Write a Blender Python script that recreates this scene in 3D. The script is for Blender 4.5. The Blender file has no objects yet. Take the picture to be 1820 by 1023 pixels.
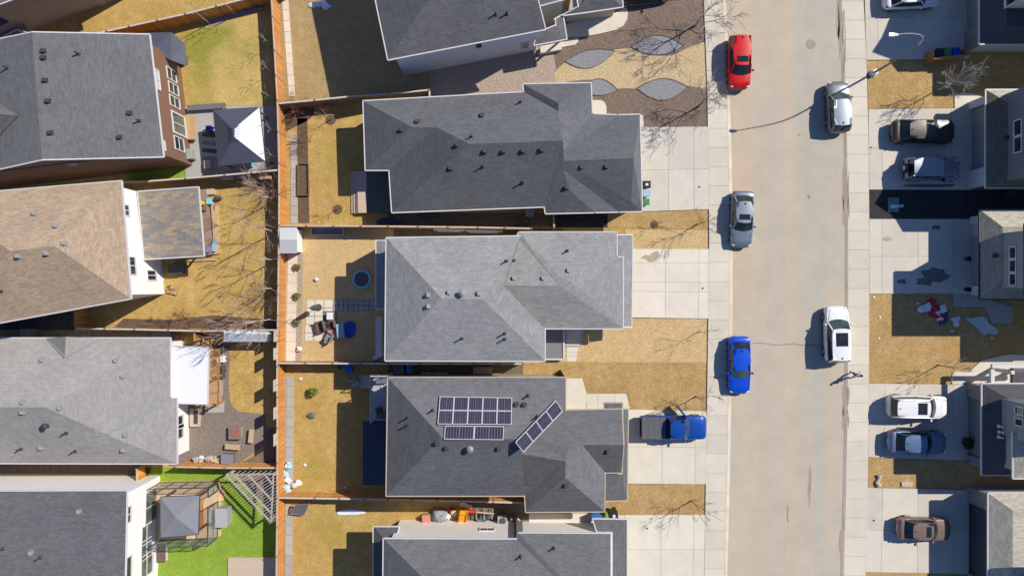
import bpy, bmesh, math, random
from mathutils import Vector, Matrix
random.seed(7)
SC = bpy.context.scene
COL = SC.collection
S, HC, CX, CY = 21.0, 60.0, 910.0, 511.5        # pixels per metre on the ground, drone height, picture centre

def P(px, py, z=0.0):
    """world point at height z that is seen at map position (px, py) of the survey drawing"""
    k = (1 - z / HC) / S
    return Vector(((px - CX) * k, (CY - py) * k, z))

# ------------------------------------------------------------------ materials
MATS = {}
def nd(nt, typ, **kw):
    n = nt.nodes.new(typ)
    for k, v in kw.items(): setattr(n, k, v)
    return n
def lk(nt, a, b): nt.links.new(a, b)
def newmat(name):
    m = bpy.data.materials.new(name); m.use_nodes = True
    nt = m.node_tree
    return m, nt, nt.nodes['Principled BSDF']
def rgba(c): return (c[0], c[1], c[2], 1)
def mathn(nt, op, a, b=None, c=None):
    n = nd(nt, 'ShaderNodeMath', operation=op)
    for i, v in enumerate((a, b, c)):
        if v is None: continue
        if isinstance(v, (int, float)): n.inputs[i].default_value = v
        else: lk(nt, v, n.inputs[i])
    return n.outputs[0]
def mixc(nt, f, a, b, blend='MIX'):
    n = nd(nt, 'ShaderNodeMix', data_type='RGBA', blend_type=blend)
    for i, v in ((0, f), (6, a), (7, b)):
        if isinstance(v, (int, float)): n.inputs[i].default_value = v
        elif isinstance(v, (tuple, list)): n.inputs[i].default_value = rgba(v)
        else: lk(nt, v, n.inputs[i])
    return n.outputs[2]
def noise(nt, co, scale, detail=4, rough=.6):
    n = nd(nt, 'ShaderNodeTexNoise'); n.inputs['Scale'].default_value = scale
    n.inputs['Detail'].default_value = detail; n.inputs['Roughness'].default_value = rough
    lk(nt, co, n.inputs['Vector']); return n.outputs['Fac']
def ramp(nt, f, lo, hi):
    n = nd(nt, 'ShaderNodeMapRange'); n.inputs[1].default_value = lo; n.inputs[2].default_value = hi
    lk(nt, f, n.inputs[0]); return n.outputs[0]
def posn(nt): return nd(nt, 'ShaderNodeNewGeometry').outputs['Position']
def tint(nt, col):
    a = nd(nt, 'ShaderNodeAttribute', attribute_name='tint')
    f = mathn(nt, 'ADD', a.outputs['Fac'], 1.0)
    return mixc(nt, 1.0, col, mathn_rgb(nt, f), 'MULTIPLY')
def mathn_rgb(nt, f):
    n = nd(nt, 'ShaderNodeCombineColor')
    for i in range(3): lk(nt, f, n.inputs[i])
    return n.outputs[0]
def bump(nt, bs, f, strength, dist=.02):
    b = nd(nt, 'ShaderNodeBump'); b.inputs['Strength'].default_value = strength; b.inputs['Distance'].default_value = dist
    lk(nt, f, b.inputs['Height']); lk(nt, b.outputs[0], bs.inputs['Normal'])

def plain(name, c, rough=.6, var=.12, scale=6, metal=0.0, spec=.3, coat=0, fine=0):
    if name in MATS: return MATS[name]
    m, nt, bs = newmat(name)
    p = posn(nt)
    f = ramp(nt, noise(nt, p, scale, 5), .3, .7)
    col = mixc(nt, f, [x * (1 - var) for x in c], [min(1, x * (1 + var)) for x in c])
    if fine:
        g = ramp(nt, noise(nt, p, scale * 14, 2), .35, .65)
        col = mixc(nt, mathn(nt, 'MULTIPLY', g, fine), col, [x * .45 for x in c])
    col = tint(nt, col)
    lk(nt, col, bs.inputs['Base Color'])
    bs.inputs['Roughness'].default_value = rough; bs.inputs['Metallic'].default_value = metal
    bs.inputs['Specular IOR Level'].default_value = spec
    if coat: bs.inputs['Coat Weight'].default_value = coat; bs.inputs['Coat Roughness'].default_value = .06
    MATS[name] = m; return m

def grass(name, cols, s1=.35, s2=1.6, green=None, gthr=(.55, .7)):
    """patchy turf: three tones mixed at two scales with a fine blade speckle"""
    m, nt, bs = newmat(name); p = posn(nt)
    f1 = ramp(nt, noise(nt, p, s1, 6, .7), .4, .6); f2 = ramp(nt, noise(nt, p, s2, 6, .7), .35, .66)
    col = mixc(nt, f1, cols[0], cols[1])
    col = mixc(nt, mathn(nt, 'MULTIPLY', f2, .7), col, cols[2])
    if green:
        f3 = ramp(nt, noise(nt, p, .16, 4, .6), *gthr)
        col = mixc(nt, mathn(nt, 'MULTIPLY', f3, .75), col, green)
    g = ramp(nt, noise(nt, p, 9, 5, .8), .34, .66)
    col = mixc(nt, 1.0, col, mathn_rgb(nt, mathn(nt, 'ADD', mathn(nt, 'MULTIPLY', g, .7), .64)), 'MULTIPLY')
    g2 = ramp(nt, noise(nt, p, 4.2, 5, .75), .6, .72)
    col = mixc(nt, mathn(nt, 'MULTIPLY', g2, .45), col, [min(1, x * 1.5 + .05) for x in cols[1]])
    g3 = ramp(nt, noise(nt, p, 3.1, 5, .75), .28, .4)
    col = mixc(nt, mathn(nt, 'MULTIPLY', mathn(nt, 'SUBTRACT', 1.0, g3), .5), col, [x * .6 for x in cols[2]])
    col = tint(nt, col)
    lk(nt, col, bs.inputs['Base Color']); bs.inputs['Roughness'].default_value = .95; bs.inputs['Specular IOR Level'].default_value = .1
    bump(nt, bs, noise(nt, p, 16, 4, .8), .9, .05)
    MATS[name] = m; return m

def gravel(name, cols, scale=9, rnd=1.0):
    m, nt, bs = newmat(name); p = posn(nt)
    v = nd(nt, 'ShaderNodeTexVoronoi'); v.inputs['Scale'].default_value = scale; lk(nt, p, v.inputs['Vector'])
    sep = nd(nt, 'ShaderNodeSeparateColor'); lk(nt, v.outputs['Color'], sep.inputs[0])
    col = mixc(nt, sep.outputs[0], cols[0], cols[1]); col = mixc(nt, mathn(nt, 'MULTIPLY', sep.outputs[1], .6), col, cols[2])
    f = ramp(nt, noise(nt, p, 1.2, 4), .3, .7)
    col = mixc(nt, mathn(nt, 'MULTIPLY', f, .25), col, cols[1])
    dk = ramp(nt, v.outputs['Distance'], .0, .55)
    col = mixc(nt, mathn(nt, 'MULTIPLY', dk, .55), col, [c * .3 for c in cols[0]])
    lk(nt, tint(nt, col), bs.inputs['Base Color']); bs.inputs['Roughness'].default_value = .9; bs.inputs['Specular IOR Level'].default_value = .15
    bump(nt, bs, mathn(nt, 'SUBTRACT', 1.0, v.outputs['Distance']), .8, .04)
    MATS[name] = m; return m

def shingle(name, c, var=.07, bw=.45, rh=.15, mort=.74, tone2=None, spk=.22):
    """asphalt shingles: courses follow the slope of whatever plane they lie on"""
    m, nt, bs = newmat(name)
    g = nd(nt, 'ShaderNodeNewGeometry')
    N, p = g.outputs['True Normal'], g.outputs['Position']
    cr = nd(nt, 'ShaderNodeVectorMath', operation='CROSS_PRODUCT'); lk(nt, N, cr.inputs[0]); cr.inputs[1].default_value = (0, 0.0001, 1)
    nr = nd(nt, 'ShaderNodeVectorMath', operation='NORMALIZE'); lk(nt, cr.outputs[0], nr.inputs[0])
    up = nd(nt, 'ShaderNodeVectorMath', operation='CROSS_PRODUCT'); lk(nt, nr.outputs[0], up.inputs[0]); lk(nt, N, up.inputs[1])
    du = nd(nt, 'ShaderNodeVectorMath', operation='DOT_PRODUCT'); lk(nt, p, du.inputs[0]); lk(nt, nr.outputs[0], du.inputs[1])
    dv = nd(nt, 'ShaderNodeVectorMath', operation='DOT_PRODUCT'); lk(nt, p, dv.inputs[0]); lk(nt, up.outputs[0], dv.inputs[1])
    cb = nd(nt, 'ShaderNodeCombineXYZ'); lk(nt, du.outputs['Value'], cb.inputs[0]); lk(nt, dv.outputs['Value'], cb.inputs[1])
    b = nd(nt, 'ShaderNodeTexBrick'); lk(nt, cb.outputs[0], b.inputs['Vector'])
    b.inputs['Scale'].default_value = 1; b.inputs['Brick Width'].default_value = bw; b.inputs['Row Height'].default_value = rh
    b.inputs['Mortar Size'].default_value = .014; b.inputs['Mortar Smooth'].default_value = .6
    t2 = tone2 or [x * (1 + var * 2) for x in c]
    b.inputs['Color1'].default_value = rgba([x * (1 - var) for x in c]); b.inputs['Color2'].default_value = rgba(t2)
    b.inputs['Mortar'].default_value = rgba([x * mort for x in c])
    f = ramp(nt, noise(nt, p, 2.4, 6, .75), .3, .7)
    col = mixc(nt, 1.0, b.outputs['Color'], mathn_rgb(nt, mathn(nt, 'ADD', mathn(nt, 'MULTIPLY', f, .24), .88)), 'MULTIPLY')
    s = ramp(nt, noise(nt, p, 14, 3, .8), .36, .66)
    col = mixc(nt, 1.0, col, mathn_rgb(nt, mathn(nt, 'ADD', mathn(nt, 'MULTIPLY', s, spk * 1.6), 1 - spk * .8)), 'MULTIPLY')
    f4 = ramp(nt, noise(nt, p, .35, 3, .6), .3, .7)
    col = mixc(nt, 1.0, col, mathn_rgb(nt, mathn(nt, 'ADD', mathn(nt, 'MULTIPLY', f4, .14), .93)), 'MULTIPLY')
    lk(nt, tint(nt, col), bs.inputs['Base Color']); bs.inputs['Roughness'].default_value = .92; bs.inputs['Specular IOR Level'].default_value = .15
    bump(nt, bs, mathn(nt, 'ADD', b.outputs['Fac'], s), .35, .02)
    MATS[name] = m; return m

def striped(name, c, axis='z', period=.2, depth=.75, width=.12, var=.08, rough=.6, metal=0.0):
    """boards / siding / ribbed metal: dark joint lines every `period` metres along one axis"""
    if name in MATS: return MATS[name]
    m, nt, bs = newmat(name)
    p = posn(nt)
    sp = nd(nt, 'ShaderNodeSeparateXYZ'); lk(nt, p, sp.inputs[0])
    v = sp.outputs['XYZ'.index(axis.upper())]
    q = mathn(nt, 'DIVIDE', v, period)
    fr = mathn(nt, 'FRACT', q); line = mathn(nt, 'LESS_THAN', fr, width)
    fl = mathn(nt, 'FLOOR', q)
    wn = nd(nt, 'ShaderNodeTexWhiteNoise', noise_dimensions='1D'); lk(nt, fl, wn.inputs['W'])
    f = ramp(nt, noise(nt, p, 3, 5), .3, .7)
    f = mathn(nt, 'ADD', mathn(nt, 'MULTIPLY', f, .5), mathn(nt, 'MULTIPLY', wn.outputs[0], .5))
    col = mixc(nt, f, [x * (1 - var) for x in c], [min(1, x * (1 + var)) for x in c])
    col = mixc(nt, line, col, [x * depth for x in c])
    lk(nt, tint(nt, col), bs.inputs['Base Color']); bs.inputs['Roughness'].default_value = rough; bs.inputs['Metallic'].default_value = metal
    bs.inputs['Specular IOR Level'].default_value = .3
    MATS[name] = m; return m

def glassm(name, c=(.02, .03, .04), rough=.05, alpha=None):
    if name in MATS: return MATS[name]
    m, nt, bs = newmat(name)
    f = ramp(nt, noise(nt, posn(nt), 1.5, 3), .3, .7)
    lk(nt, mixc(nt, f, [x * .6 for x in c], [x * 1.5 for x in c]), bs.inputs['Base Color'])
    bs.inputs['Roughness'].default_value = rough; bs.inputs['Specular IOR Level'].default_value = .6
    if alpha is not None: bs.inputs['Alpha'].default_value = alpha
    MATS[name] = m; return m

def roadm():
    m, nt, bs = newmat('road_surface'); p = posn(nt)
    mp = nd(nt, 'ShaderNodeMapping'); mp.inputs['Scale'].default_value = (1, .035, 1); lk(nt, p, mp.inputs['Vector'])
    st = ramp(nt, noise(nt, mp.outputs[0], 1.1, 6, .7), .33, .67)
    col = mixc(nt, st, (.545, .42, .295), (.495, .445, .355))
    mp2 = nd(nt, 'ShaderNodeMapping'); mp2.inputs['Scale'].default_value = (1, .02, 1); lk(nt, p, mp2.inputs['Vector'])
    st2 = ramp(nt, noise(nt, mp2.outputs[0], .33, 2, .5), .42, .6)
    col = mixc(nt, mathn(nt, 'MULTIPLY', st2, .85), col, (.45, .42, .355))
    f = ramp(nt, noise(nt, p, .5, 6, .7), .3, .7)
    col = mixc(nt, 1.0, col, mathn_rgb(nt, mathn(nt, 'ADD', mathn(nt, 'MULTIPLY', f, .14), .93)), 'MULTIPLY')
    g = ramp(nt, noise(nt, p, 11, 4, .8), .3, .7)
    col = mixc(nt, 1.0, col, mathn_rgb(nt, mathn(nt, 'ADD', mathn(nt, 'MULTIPLY', g, .2), .9)), 'MULTIPLY')
    st3 = ramp(nt, noise(nt, p, .9, 5, .7), .66, .8)
    col = mixc(nt, mathn(nt, 'MULTIPLY', st3, .2), col, (.25, .22, .18))
    lk(nt, col, bs.inputs['Base Color']); bs.inputs['Roughness'].default_value = .9; bs.inputs['Specular IOR Level'].default_value = .2
    bump(nt, bs, g, .3, .02)
    return m

def concm(name, c=(.56, .525, .455), st=.3):
    m, nt, bs = newmat(name); p = posn(nt)
    f = ramp(nt, noise(nt, p, .7, 6, .7), .3, .7)
    col = mixc(nt, f, [x * .93 for x in c], [x * 1.06 for x in c])
    g = ramp(nt, noise(nt, p, 12, 4, .8), .3, .7)
    col = mixc(nt, 1.0, col, mathn_rgb(nt, mathn(nt, 'ADD', mathn(nt, 'MULTIPLY', g, .12), .94)), 'MULTIPLY')
    s = ramp(nt, noise(nt, p, .55, 7, .75), .6, .8)
    col = mixc(nt, mathn(nt, 'MULTIPLY', s, st), col, (.25, .21, .15))
    lk(nt, tint(nt, col), bs.inputs['Base Color']); bs.inputs['Roughness'].default_value = .85; bs.inputs['Specular IOR Level'].default_value = .2
    bump(nt, bs, g, .2, .01)
    MATS[name] = m; return m

# ------------------------------------------------------------------ mesh building
class MB:
    def __init__(s): s.v = []; s.f = []; s.m = []; s.t = []; s.mats = []
    def slot(s, mat):
        if isinstance(mat, str): mat = MATS[mat]
        if mat not in s.mats: s.mats.append(mat)
        return s.mats.index(mat)
    def face(s, pts, mat, t=0.0):
        i = len(s.v); s.v += [Vector(p) for p in pts]; s.f.append(list(range(i, i + len(pts)))); s.m.append(s.slot(mat)); s.t.append(t)
    def raw(s, vs, fs, mat, t=0.0):
        i = len(s.v); s.v += [Vector(p) for p in vs]; k = s.slot(mat)
        for f in fs: s.f.append([i + j for j in f]); s.m.append(k); s.t.append(t)
    def prism(s, poly, z0, z1, mat, t=0.0, bottom=False):
        """poly: list of (x,y); counter-clockwise or not, fixed here"""
        a = sum(poly[i][0] * poly[(i + 1) % len(poly)][1] - poly[(i + 1) % len(poly)][0] * poly[i][1] for i in range(len(poly)))
        if a < 0: poly = poly[::-1]
        n = len(poly)
        vs = [(p[0], p[1], z0) for p in poly] + [(p[0], p[1], z1) for p in poly]
        fs = [[i, (i + 1) % n, n + (i + 1) % n, n + i] for i in range(n)] + [[n + i for i in range(n)]]
        if bottom: fs.append([n - 1 - i for i in range(n)])
        s.raw(vs, fs, mat, t)
    def box(s, c, size, mat, rz=0.0, t=0.0, M=None):
        x, y, z = [d / 2 for d in size]
        R = M or Matrix.Rotation(rz, 3, 'Z'); c = Vector(c)
        vs = [c + R @ Vector((sx * x, sy * y, sz * z)) for sz in (-1, 1) for sy in (-1, 1) for sx in (-1, 1)]
        s.raw(vs, [(0, 2, 3, 1), (4, 5, 7, 6), (0, 1, 5, 4), (2, 6, 7, 3), (0, 4, 6, 2), (1, 3, 7, 5)], mat, t)
    def bar(s, a, b, w, h, mat, t=0.0):
        a = Vector(a); b = Vector(b); d = b - a; L = d.length
        if L < 1e-5: return
        d /= L
        up = Vector((0, 0, 1)) if abs(d.z) < .95 else Vector((0, 1, 0))
        sx = d.cross(up).normalized(); up = sx.cross(d)
        s.box((a + b) / 2, (L, w, h), mat, M=Matrix((d, sx, up)).transposed(), t=t)
    def tube(s, pts, rad, mat, n=6, cap=True, t=0.0):
        pts = [Vector(p) for p in pts]
        if isinstance(rad, (int, float)): rad = [rad] * len(pts)
        vs, fs = [], []
        for i, p in enumerate(pts):
            d = (pts[min(i + 1, len(pts) - 1)] - pts[max(i - 1, 0)])
            d = d.normalized() if d.length > 1e-6 else Vector((0, 0, 1))
            up = Vector((0, 0, 1)) if abs(d.z) < .9 else Vector((1, 0, 0))
            a = d.cross(up).normalized(); b = a.cross(d)
            for k in range(n):
                an = 2 * math.pi * k / n; vs.append(p + (a * math.cos(an) + b * math.sin(an)) * rad[i])
        for i in range(len(pts) - 1):
            for k in range(n):
                k2 = (k + 1) % n; fs.append((i * n + k, i * n + k2, (i + 1) * n + k2, (i + 1) * n + k))
        if cap: fs.append(tuple(range(n - 1, -1, -1))); fs.append(tuple((len(pts) - 1) * n + k for k in range(n)))
        s.raw(vs, fs, mat, t)
    def lathe(s, c, prof, mat, n=16, t=0.0):
        """prof: list of (r,z) bottom to top"""
        vs, fs = [], []; c = Vector(c)
        for r, z in prof:
            for k in range(n):
                an = 2 * math.pi * k / n; vs.append(c + Vector((r * math.cos(an), r * math.sin(an), z)))
        for i in range(len(prof) - 1):
            for k in range(n):
                k2 = (k + 1) % n; fs.append((i * n + k, i * n + k2, (i + 1) * n + k2, (i + 1) * n + k))
        fs.append(tuple((len(prof) - 1) * n + k for k in range(n))); fs.append(tuple(range(n - 1, -1, -1)))
        s.raw(vs, fs, mat, t)
    def blob(s, c, r, mat, jitter=.18, n=8, m=6, t=0.0, rz=0.0):
        c = Vector(c); vs, fs = [], []
        for i in range(m + 1):
            ph = math.pi * i / m
            for k in range(n):
                an = 2 * math.pi * k / n + rz; q = 1 + random.uniform(-jitter, jitter) * (0 < i < m)
                vs.append(c + Vector((r[0] * math.sin(ph) * math.cos(an) * q, r[1] * math.sin(ph) * math.sin(an) * q, -r[2] * math.cos(ph) * q)))
        for i in range(m):
            for k in range(n):
                k2 = (k + 1) % n; fs.append((i * n + k, i * n + k2, (i + 1) * n + k2, (i + 1) * n + k))
        s.raw(vs, fs, mat, t)
    def build(s, name, parent=None, world=True, smooth=False, label=None, cat=None, group=None, kind=None, auto=None, bevel=0):
        off = Vector((0, 0, 0))
        if world and parent is not None:
            q = parent
            while q is not None: off += q.location; q = q.parent
        me = bpy.data.meshes.new(name)
        me.from_pydata([v - off for v in s.v], [], s.f)
        for m in s.mats: me.materials.append(m)
        me.polygons.foreach_set('material_index', s.m)
        at = me.attributes.new('tint', 'FLOAT', 'FACE'); at.data.foreach_set('value', s.t)
        if smooth: me.polygons.foreach_set('use_smooth', [True] * len(me.polygons))
        me.update()
        if smooth or bevel:
            bm = bmesh.new(); bm.from_mesh(me); bmesh.ops.remove_doubles(bm, verts=bm.verts, dist=1e-4); bm.to_mesh(me); bm.free()
        if auto is not None: me.set_sharp_from_angle(angle=math.radians(auto))
        o = bpy.data.objects.new(name, me); COL.objects.link(o)
        if parent is not None: o.parent = parent
        if bevel:
            b = o.modifiers.new('bevel', 'BEVEL'); b.width = bevel; b.segments = 2; b.limit_method = 'ANGLE'
        return tag(o, label, cat, group, kind)
def tag(o, label=None, cat=None, group=None, kind=None):
    if label: o['label'] = label
    if cat: o['category'] = cat
    if group: o['group'] = group
    if kind: o['kind'] = kind
    return o
def thing(name, label, cat, loc=(0, 0, 0), rz=0.0, group=None):
    o = bpy.data.objects.new(name, None); o.empty_display_size = .3; COL.objects.link(o)
    o.location = loc; o.rotation_euler = (0, 0, rz)
    return tag(o, label, cat, group)
def copy_tree(o, parent=None):
    c = o.copy(); COL.objects.link(c)
    if parent is not None: c.parent = parent
    for ch in list(o.children): copy_tree(ch, c)
    return c

def xy(poly, z=0.0): return [P(x, y, z).xy[:] for x, y in poly]
def sheet(name, poly, z0, z1, mat, t=0.0, kind='structure', label=None, cat=None):
    mb = MB(); mb.prism(xy(poly, z1), z0, z1, mat, t)
    return mb.build(name, kind=kind, label=label, cat=cat)
def lerp(a, b, t): return a + (b - a) * t
def plx(line, y):
    """x on a polyline [(x,y)..] at y"""
    for (x0, y0), (x1, y1) in zip(line, line[1:]):
        if y0 <= y <= y1: return lerp(x0, x1, (y - y0) / (y1 - y0))
    return line[0][0] if y < line[0][1] else line[-1][0]
def cr_smooth(pts, n=8):
    """Catmull-Rom through 2D points"""
    out = []
    q = [pts[0]] + list(pts) + [pts[-1]]
    for i in range(1, len(q) - 2):
        p0, p1, p2, p3 = q[i - 1], q[i], q[i + 1], q[i + 2]
        for k in range(n):
            t = k / n
            out.append(tuple(.5 * (2 * p1[j] + (p2[j] - p0[j]) * t + (2 * p0[j] - 5 * p1[j] + 4 * p2[j] - p3[j]) * t * t + (3 * p1[j] - p0[j] - 3 * p2[j] + p3[j]) * t ** 3) for j in range(2)))
    out.append(tuple(pts[-1])); return out
# ================================================================== materials used around
grass('dry_lawn', [(.515, .335, .105), (.61, .42, .155), (.385, .25, .075)], green=(.37, .30, .06), gthr=(.56, .74))
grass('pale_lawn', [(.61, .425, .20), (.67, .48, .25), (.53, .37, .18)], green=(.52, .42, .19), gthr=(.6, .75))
grass('front_lawn', [(.47, .305, .125), (.55, .38, .175), (.38, .235, .095)], s1=.5, green=(.37, .29, .07), gthr=(.6, .75))
grass('greening_lawn', [(.58, .40, .15), (.66, .48, .21), (.46, .33, .09)], s1=.4, green=(.22, .25, .03), gthr=(.46, .62))
grass('green_turf', [(.25, .365, .045), (.30, .42, .06), (.20, .30, .035)], s1=.5)
grass('brown_grass', [(.42, .30, .145), (.48, .35, .17), (.35, .245, .11)])
gravel('brown_gravel', [(.30, .215, .165), (.40, .30, .235), (.18, .13, .10)], 9)
gravel('gold_gravel', [(.80, .60, .33), (.88, .71, .45), (.66, .46, .23)], 10)
gravel('grey_gravel', [(.39, .385, .40), (.46, .45, .47), (.31, .305, .32)], 11)
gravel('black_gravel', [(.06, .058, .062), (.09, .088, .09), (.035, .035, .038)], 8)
gravel('paver', [(.60, .47, .38), (.66, .53, .43), (.52, .41, .33)], 9)
gravel('patio_paver', [(.34, .275, .23), (.39, .32, .27), (.28, .23, .195)], 10)
gravel('mulch', [(.20, .135, .09), (.27, .185, .125), (.11, .075, .05)], 10)
gravel('side_yard', [(.25, .20, .13), (.31, .25, .17), (.17, .13, .085)], 7)
concm('concrete', (.60, .55, .465)); concm('pale_concrete', (.67, .61, .505), .18); concm('walk_concrete', (.635, .58, .475), .12)
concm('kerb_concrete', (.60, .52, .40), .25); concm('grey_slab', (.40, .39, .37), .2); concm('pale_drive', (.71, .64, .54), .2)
plain('joint', (.30, .27, .22), .9, .2)
plain('edging', (.035, .03, .028), .7, .2)
plain('snow', (.72, .76, .83), .6, .1, 4)
plain('stain', (.30, .25, .17), .9, .2, 3)
MATS['road'] = roadm()

# ================================================================== ground, road, pavements
def big_ground():
    mb = MB(); R = 700
    mb.face([(-R, -R, 0), (R, -R, 0), (R, R, 0), (-R, R, 0)], 'dry_lawn')
    mb.build('ground', kind='structure')
big_ground()
EL = [(1284, -700), (1287, -120), (1290, 0), (1297, 150), (1301, 300), (1302.5, 430), (1302, 560), (1300, 700), (1297, 860), (1293, 1023), (1290, 1150), (1285, 1700)]   # road, west edge
ER = [(1484, -700), (1488, -120), (1490.5, 0), (1495, 100), (1500, 250), (1502, 420), (1502, 600), (1500.5, 760), (1497.5, 900), (1494, 1023), (1491, 1150), (1486, 1700)]  # road, east edge
WL = [(1243, -700), (1248, -120), (1251, 0), (1257, 150), (1259.5, 300), (1260.5, 430), (1259, 560), (1257, 700), (1254.5, 860), (1252, 1023), (1249, 1150), (1244, 1700)]
WR = [(1527, -700), (1531, -120), (1535, 0), (1540, 100), (1544, 250), (1545.5, 420), (1545, 600), (1544, 760), (1542, 900), (1538.5, 1023), (1536, 1150), (1530, 1700)]
YS = [-700, -400, -250, -120] + list(range(-60, 1120, 20)) + [1150, 1300, 1450, 1700]
mb = MB()
for y0, y1 in zip(YS, YS[1:]):
    mb.face([P(plx(EL, y0), y0, .006), P(plx(EL, y1), y1, .006), P(plx(ER, y1), y1, .006), P(plx(ER, y0), y0, .006)], 'road')
mb.build('road', kind='structure')
KW = 5.5
def strip(name, la, lb, z1, mat, ys, name_west=False):
    mb = MB()
    poly = [(la(y), y) for y in ys] + [(lb(y), y) for y in reversed(ys)]
    for y0, y1 in zip(ys, ys[1:]):
        za, zb = (.118, .02) if name_west else (.02, .118)
        mb.face([P(la(y0), y0, za), P(la(y1), y1, za), P(lb(y1), y1, zb), P(lb(y0), y0, zb)], mat, random.uniform(-.08, .08))
    return mb.build(name, kind='structure')
KY = list(range(-120, 1150, 20))
strip('kerb', lambda y: plx(EL, y) - KW, lambda y: plx(EL, y), .13, 'kerb_concrete', KY, True)
strip('kerb', lambda y: plx(ER, y), lambda y: plx(ER, y) + KW, .13, 'kerb_concrete', KY)
# gutter grit along the east kerb, and the grime on top of it
def walk(name, la, lb, ys, z1=.118, mat='walk_concrete'):
    mb = MB()
    base = [(la(y), y) for y in ys] + [(lb(y), y) for y in reversed(ys)]
    mb.prism(xy(base, z1 - .02), 0, z1 - .02, 'joint')
    for y0, y1 in zip(ys, ys[1:]):
        q = [(la(y0), y0 + .25), (la(y1), y1 - .25), (lb(y1) - .3, y1 - .25), (lb(y0) - .3, y0 + .25)]
        mb.prism(xy(q, z1), z1 - .03, z1, mat, random.uniform(-.07, .05))
    return mb.build(name, kind='structure')
wys = [-112 + i * 34.0 for i in range(38)]
walk('pavement', lambda y: plx(WL, y), lambda y: plx(EL, y) - KW, wys)
walk('pavement', lambda y: plx(ER, y) + KW, lambda y: plx(WR, y), [y + 12 for y in wys])

def slabs(name, quad, us, vs, z1=.112, mat='concrete', gap=.45, tv=.06):
    """concrete slab quad TL,TR,BR,BL (map px) cut into panels by joints at fractions us (across) and vs (down)"""
    tl, tr, br, bl = quad
    def at(u, v):
        return (lerp(lerp(tl[0], tr[0], u), lerp(bl[0], br[0], u), v), lerp(lerp(tl[1], tr[1], u), lerp(bl[1], br[1], u), v))
    mb = MB(); mb.prism(xy(quad, z1 - .02), 0, z1 - .02, 'joint')
    W = max(1, abs(tr[0] - tl[0])); Hh = max(1, abs(bl[1] - tl[1])); gu, gv = gap / 2 / W, gap / 2 / Hh
    U = [0] + list(us) + [1]; V = [0] + list(vs) + [1]
    for u0, u1 in zip(U, U[1:]):
        for v0, v1 in zip(V, V[1:]):
            q = [at(u0 + gu, v0 + gv), at(u1 - gu, v0 + gv), at(u1 - gu, v1 - gv), at(u0 + gu, v1 - gv)]
            mb.prism(xy(q, z1), z1 - .03, z1, mat, random.uniform(-tv, tv))
    return mb.build(name, kind='structure')
# ---- west side front yards
slabs('driveway', [(1112, 12), (1250, -8), (1246, -125), (1110, -125)], [.5], [.5])
slabs('driveway', [(1138, 226), (1259, 225), (1260, 372), (1136, 376)], [.42, .79], [.51], mat='concrete')
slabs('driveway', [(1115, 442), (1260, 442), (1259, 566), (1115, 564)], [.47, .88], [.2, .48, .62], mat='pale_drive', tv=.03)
slabs('driveway', [(1113, 727), (1256, 730), (1255, 860), (1113, 859)], [.45, .86], [.5], mat='pale_concrete')
slabs('driveway', [(1111, 914), (1253.5, 914), (1251, 1060), (1111, 1060)], [.45, .86], [.42, .8], mat='pale_concrete')
sheet('walkway', [(1004, 672), (1035, 672), (1043, 700), (1042, 727), (1004, 727)], 0, .105, 'pale_concrete')
slabs('walkway', [(1042.6, 699), (1113, 699), (1120, 726), (1042.6, 727)], [.27, .7], [], mat='pale_concrete', tv=.03)
sheet('walkway', [(1000, 46), (1050, 30), (1096, 22), (1113, 14), (1116, 22), (1115, 34), (1108, 46), (1096, 53), (1062, 61), (1003, 71)], 0, .105, 'pale_concrete')
sheet('walkway', [(985, 70), (1027, 66), (1028, 74), (1022, 80), (985, 86)], 0, .105, 'pale_concrete')
sheet('walkway', [(1050, 178), (1068, 178), (1075, 182), (1078, 190), (1078, 212), (1050, 212)], 0, .105, 'pale_concrete')
sheet('walkway', [(1136, 204), (1143, 205), (1144, 226), (1136, 226)], 0, .10, 'pale_concrete')
sheet('walkway', [(940, 912), (1054, 912), (1054, 915), (1111, 915), (1111, 923), (1056, 936), (940, 936)], 0, .09, 'pale_concrete')
slabs('walkway', [(1007, 608), (1029, 608), (1024, 642), (1007, 642)], [], [.25, .5, .75], z1=.05, mat='pale_concrete')
# gravel garden of the top lot
Y0 = .02
sheet('gravel_bed', [(1108, 12), (1251, -10), (1256, 110), (1258.4, 226), (1040, 226), (986, 176), (962, 100), (975, 62), (1095, 18)], 0, Y0, 'brown_gravel')
sheet('paver_path', [(763, 130), (765, 100), (960, 70), (984, 94), (992, 150), (930, 172), (764, 176)], 0, Y0 + .006, 'paver')
mid_top = cr_smooth([(985, 130), (1003, 112), (1040, 92), (1085, 90), (1122, 86), (1160, 98), (1195, 98), (1225, 84), (1255, 74)], 6)
mid_bot = cr_smooth([(1257, 160), (1240, 155), (1218, 152), (1180, 140), (1150, 146), (1120, 160), (1085, 160), (1055, 143), (1020, 144), (988, 150)], 6)
sheet('gravel_bed', mid_top + mid_bot, 0, Y0 + .012, 'gold_gravel')
sheet('gravel_bed', [(1040, 160)] + cr_smooth([(1050, 172), (1083, 161), (1110, 157), (1135, 160), (1160, 173), (1180, 178), (1205, 172), (1228, 158), (1257, 160)], 6) + [(1258.5, 226), (1040, 226)], 0, Y0 + .018, 'brown_gravel')
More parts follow.
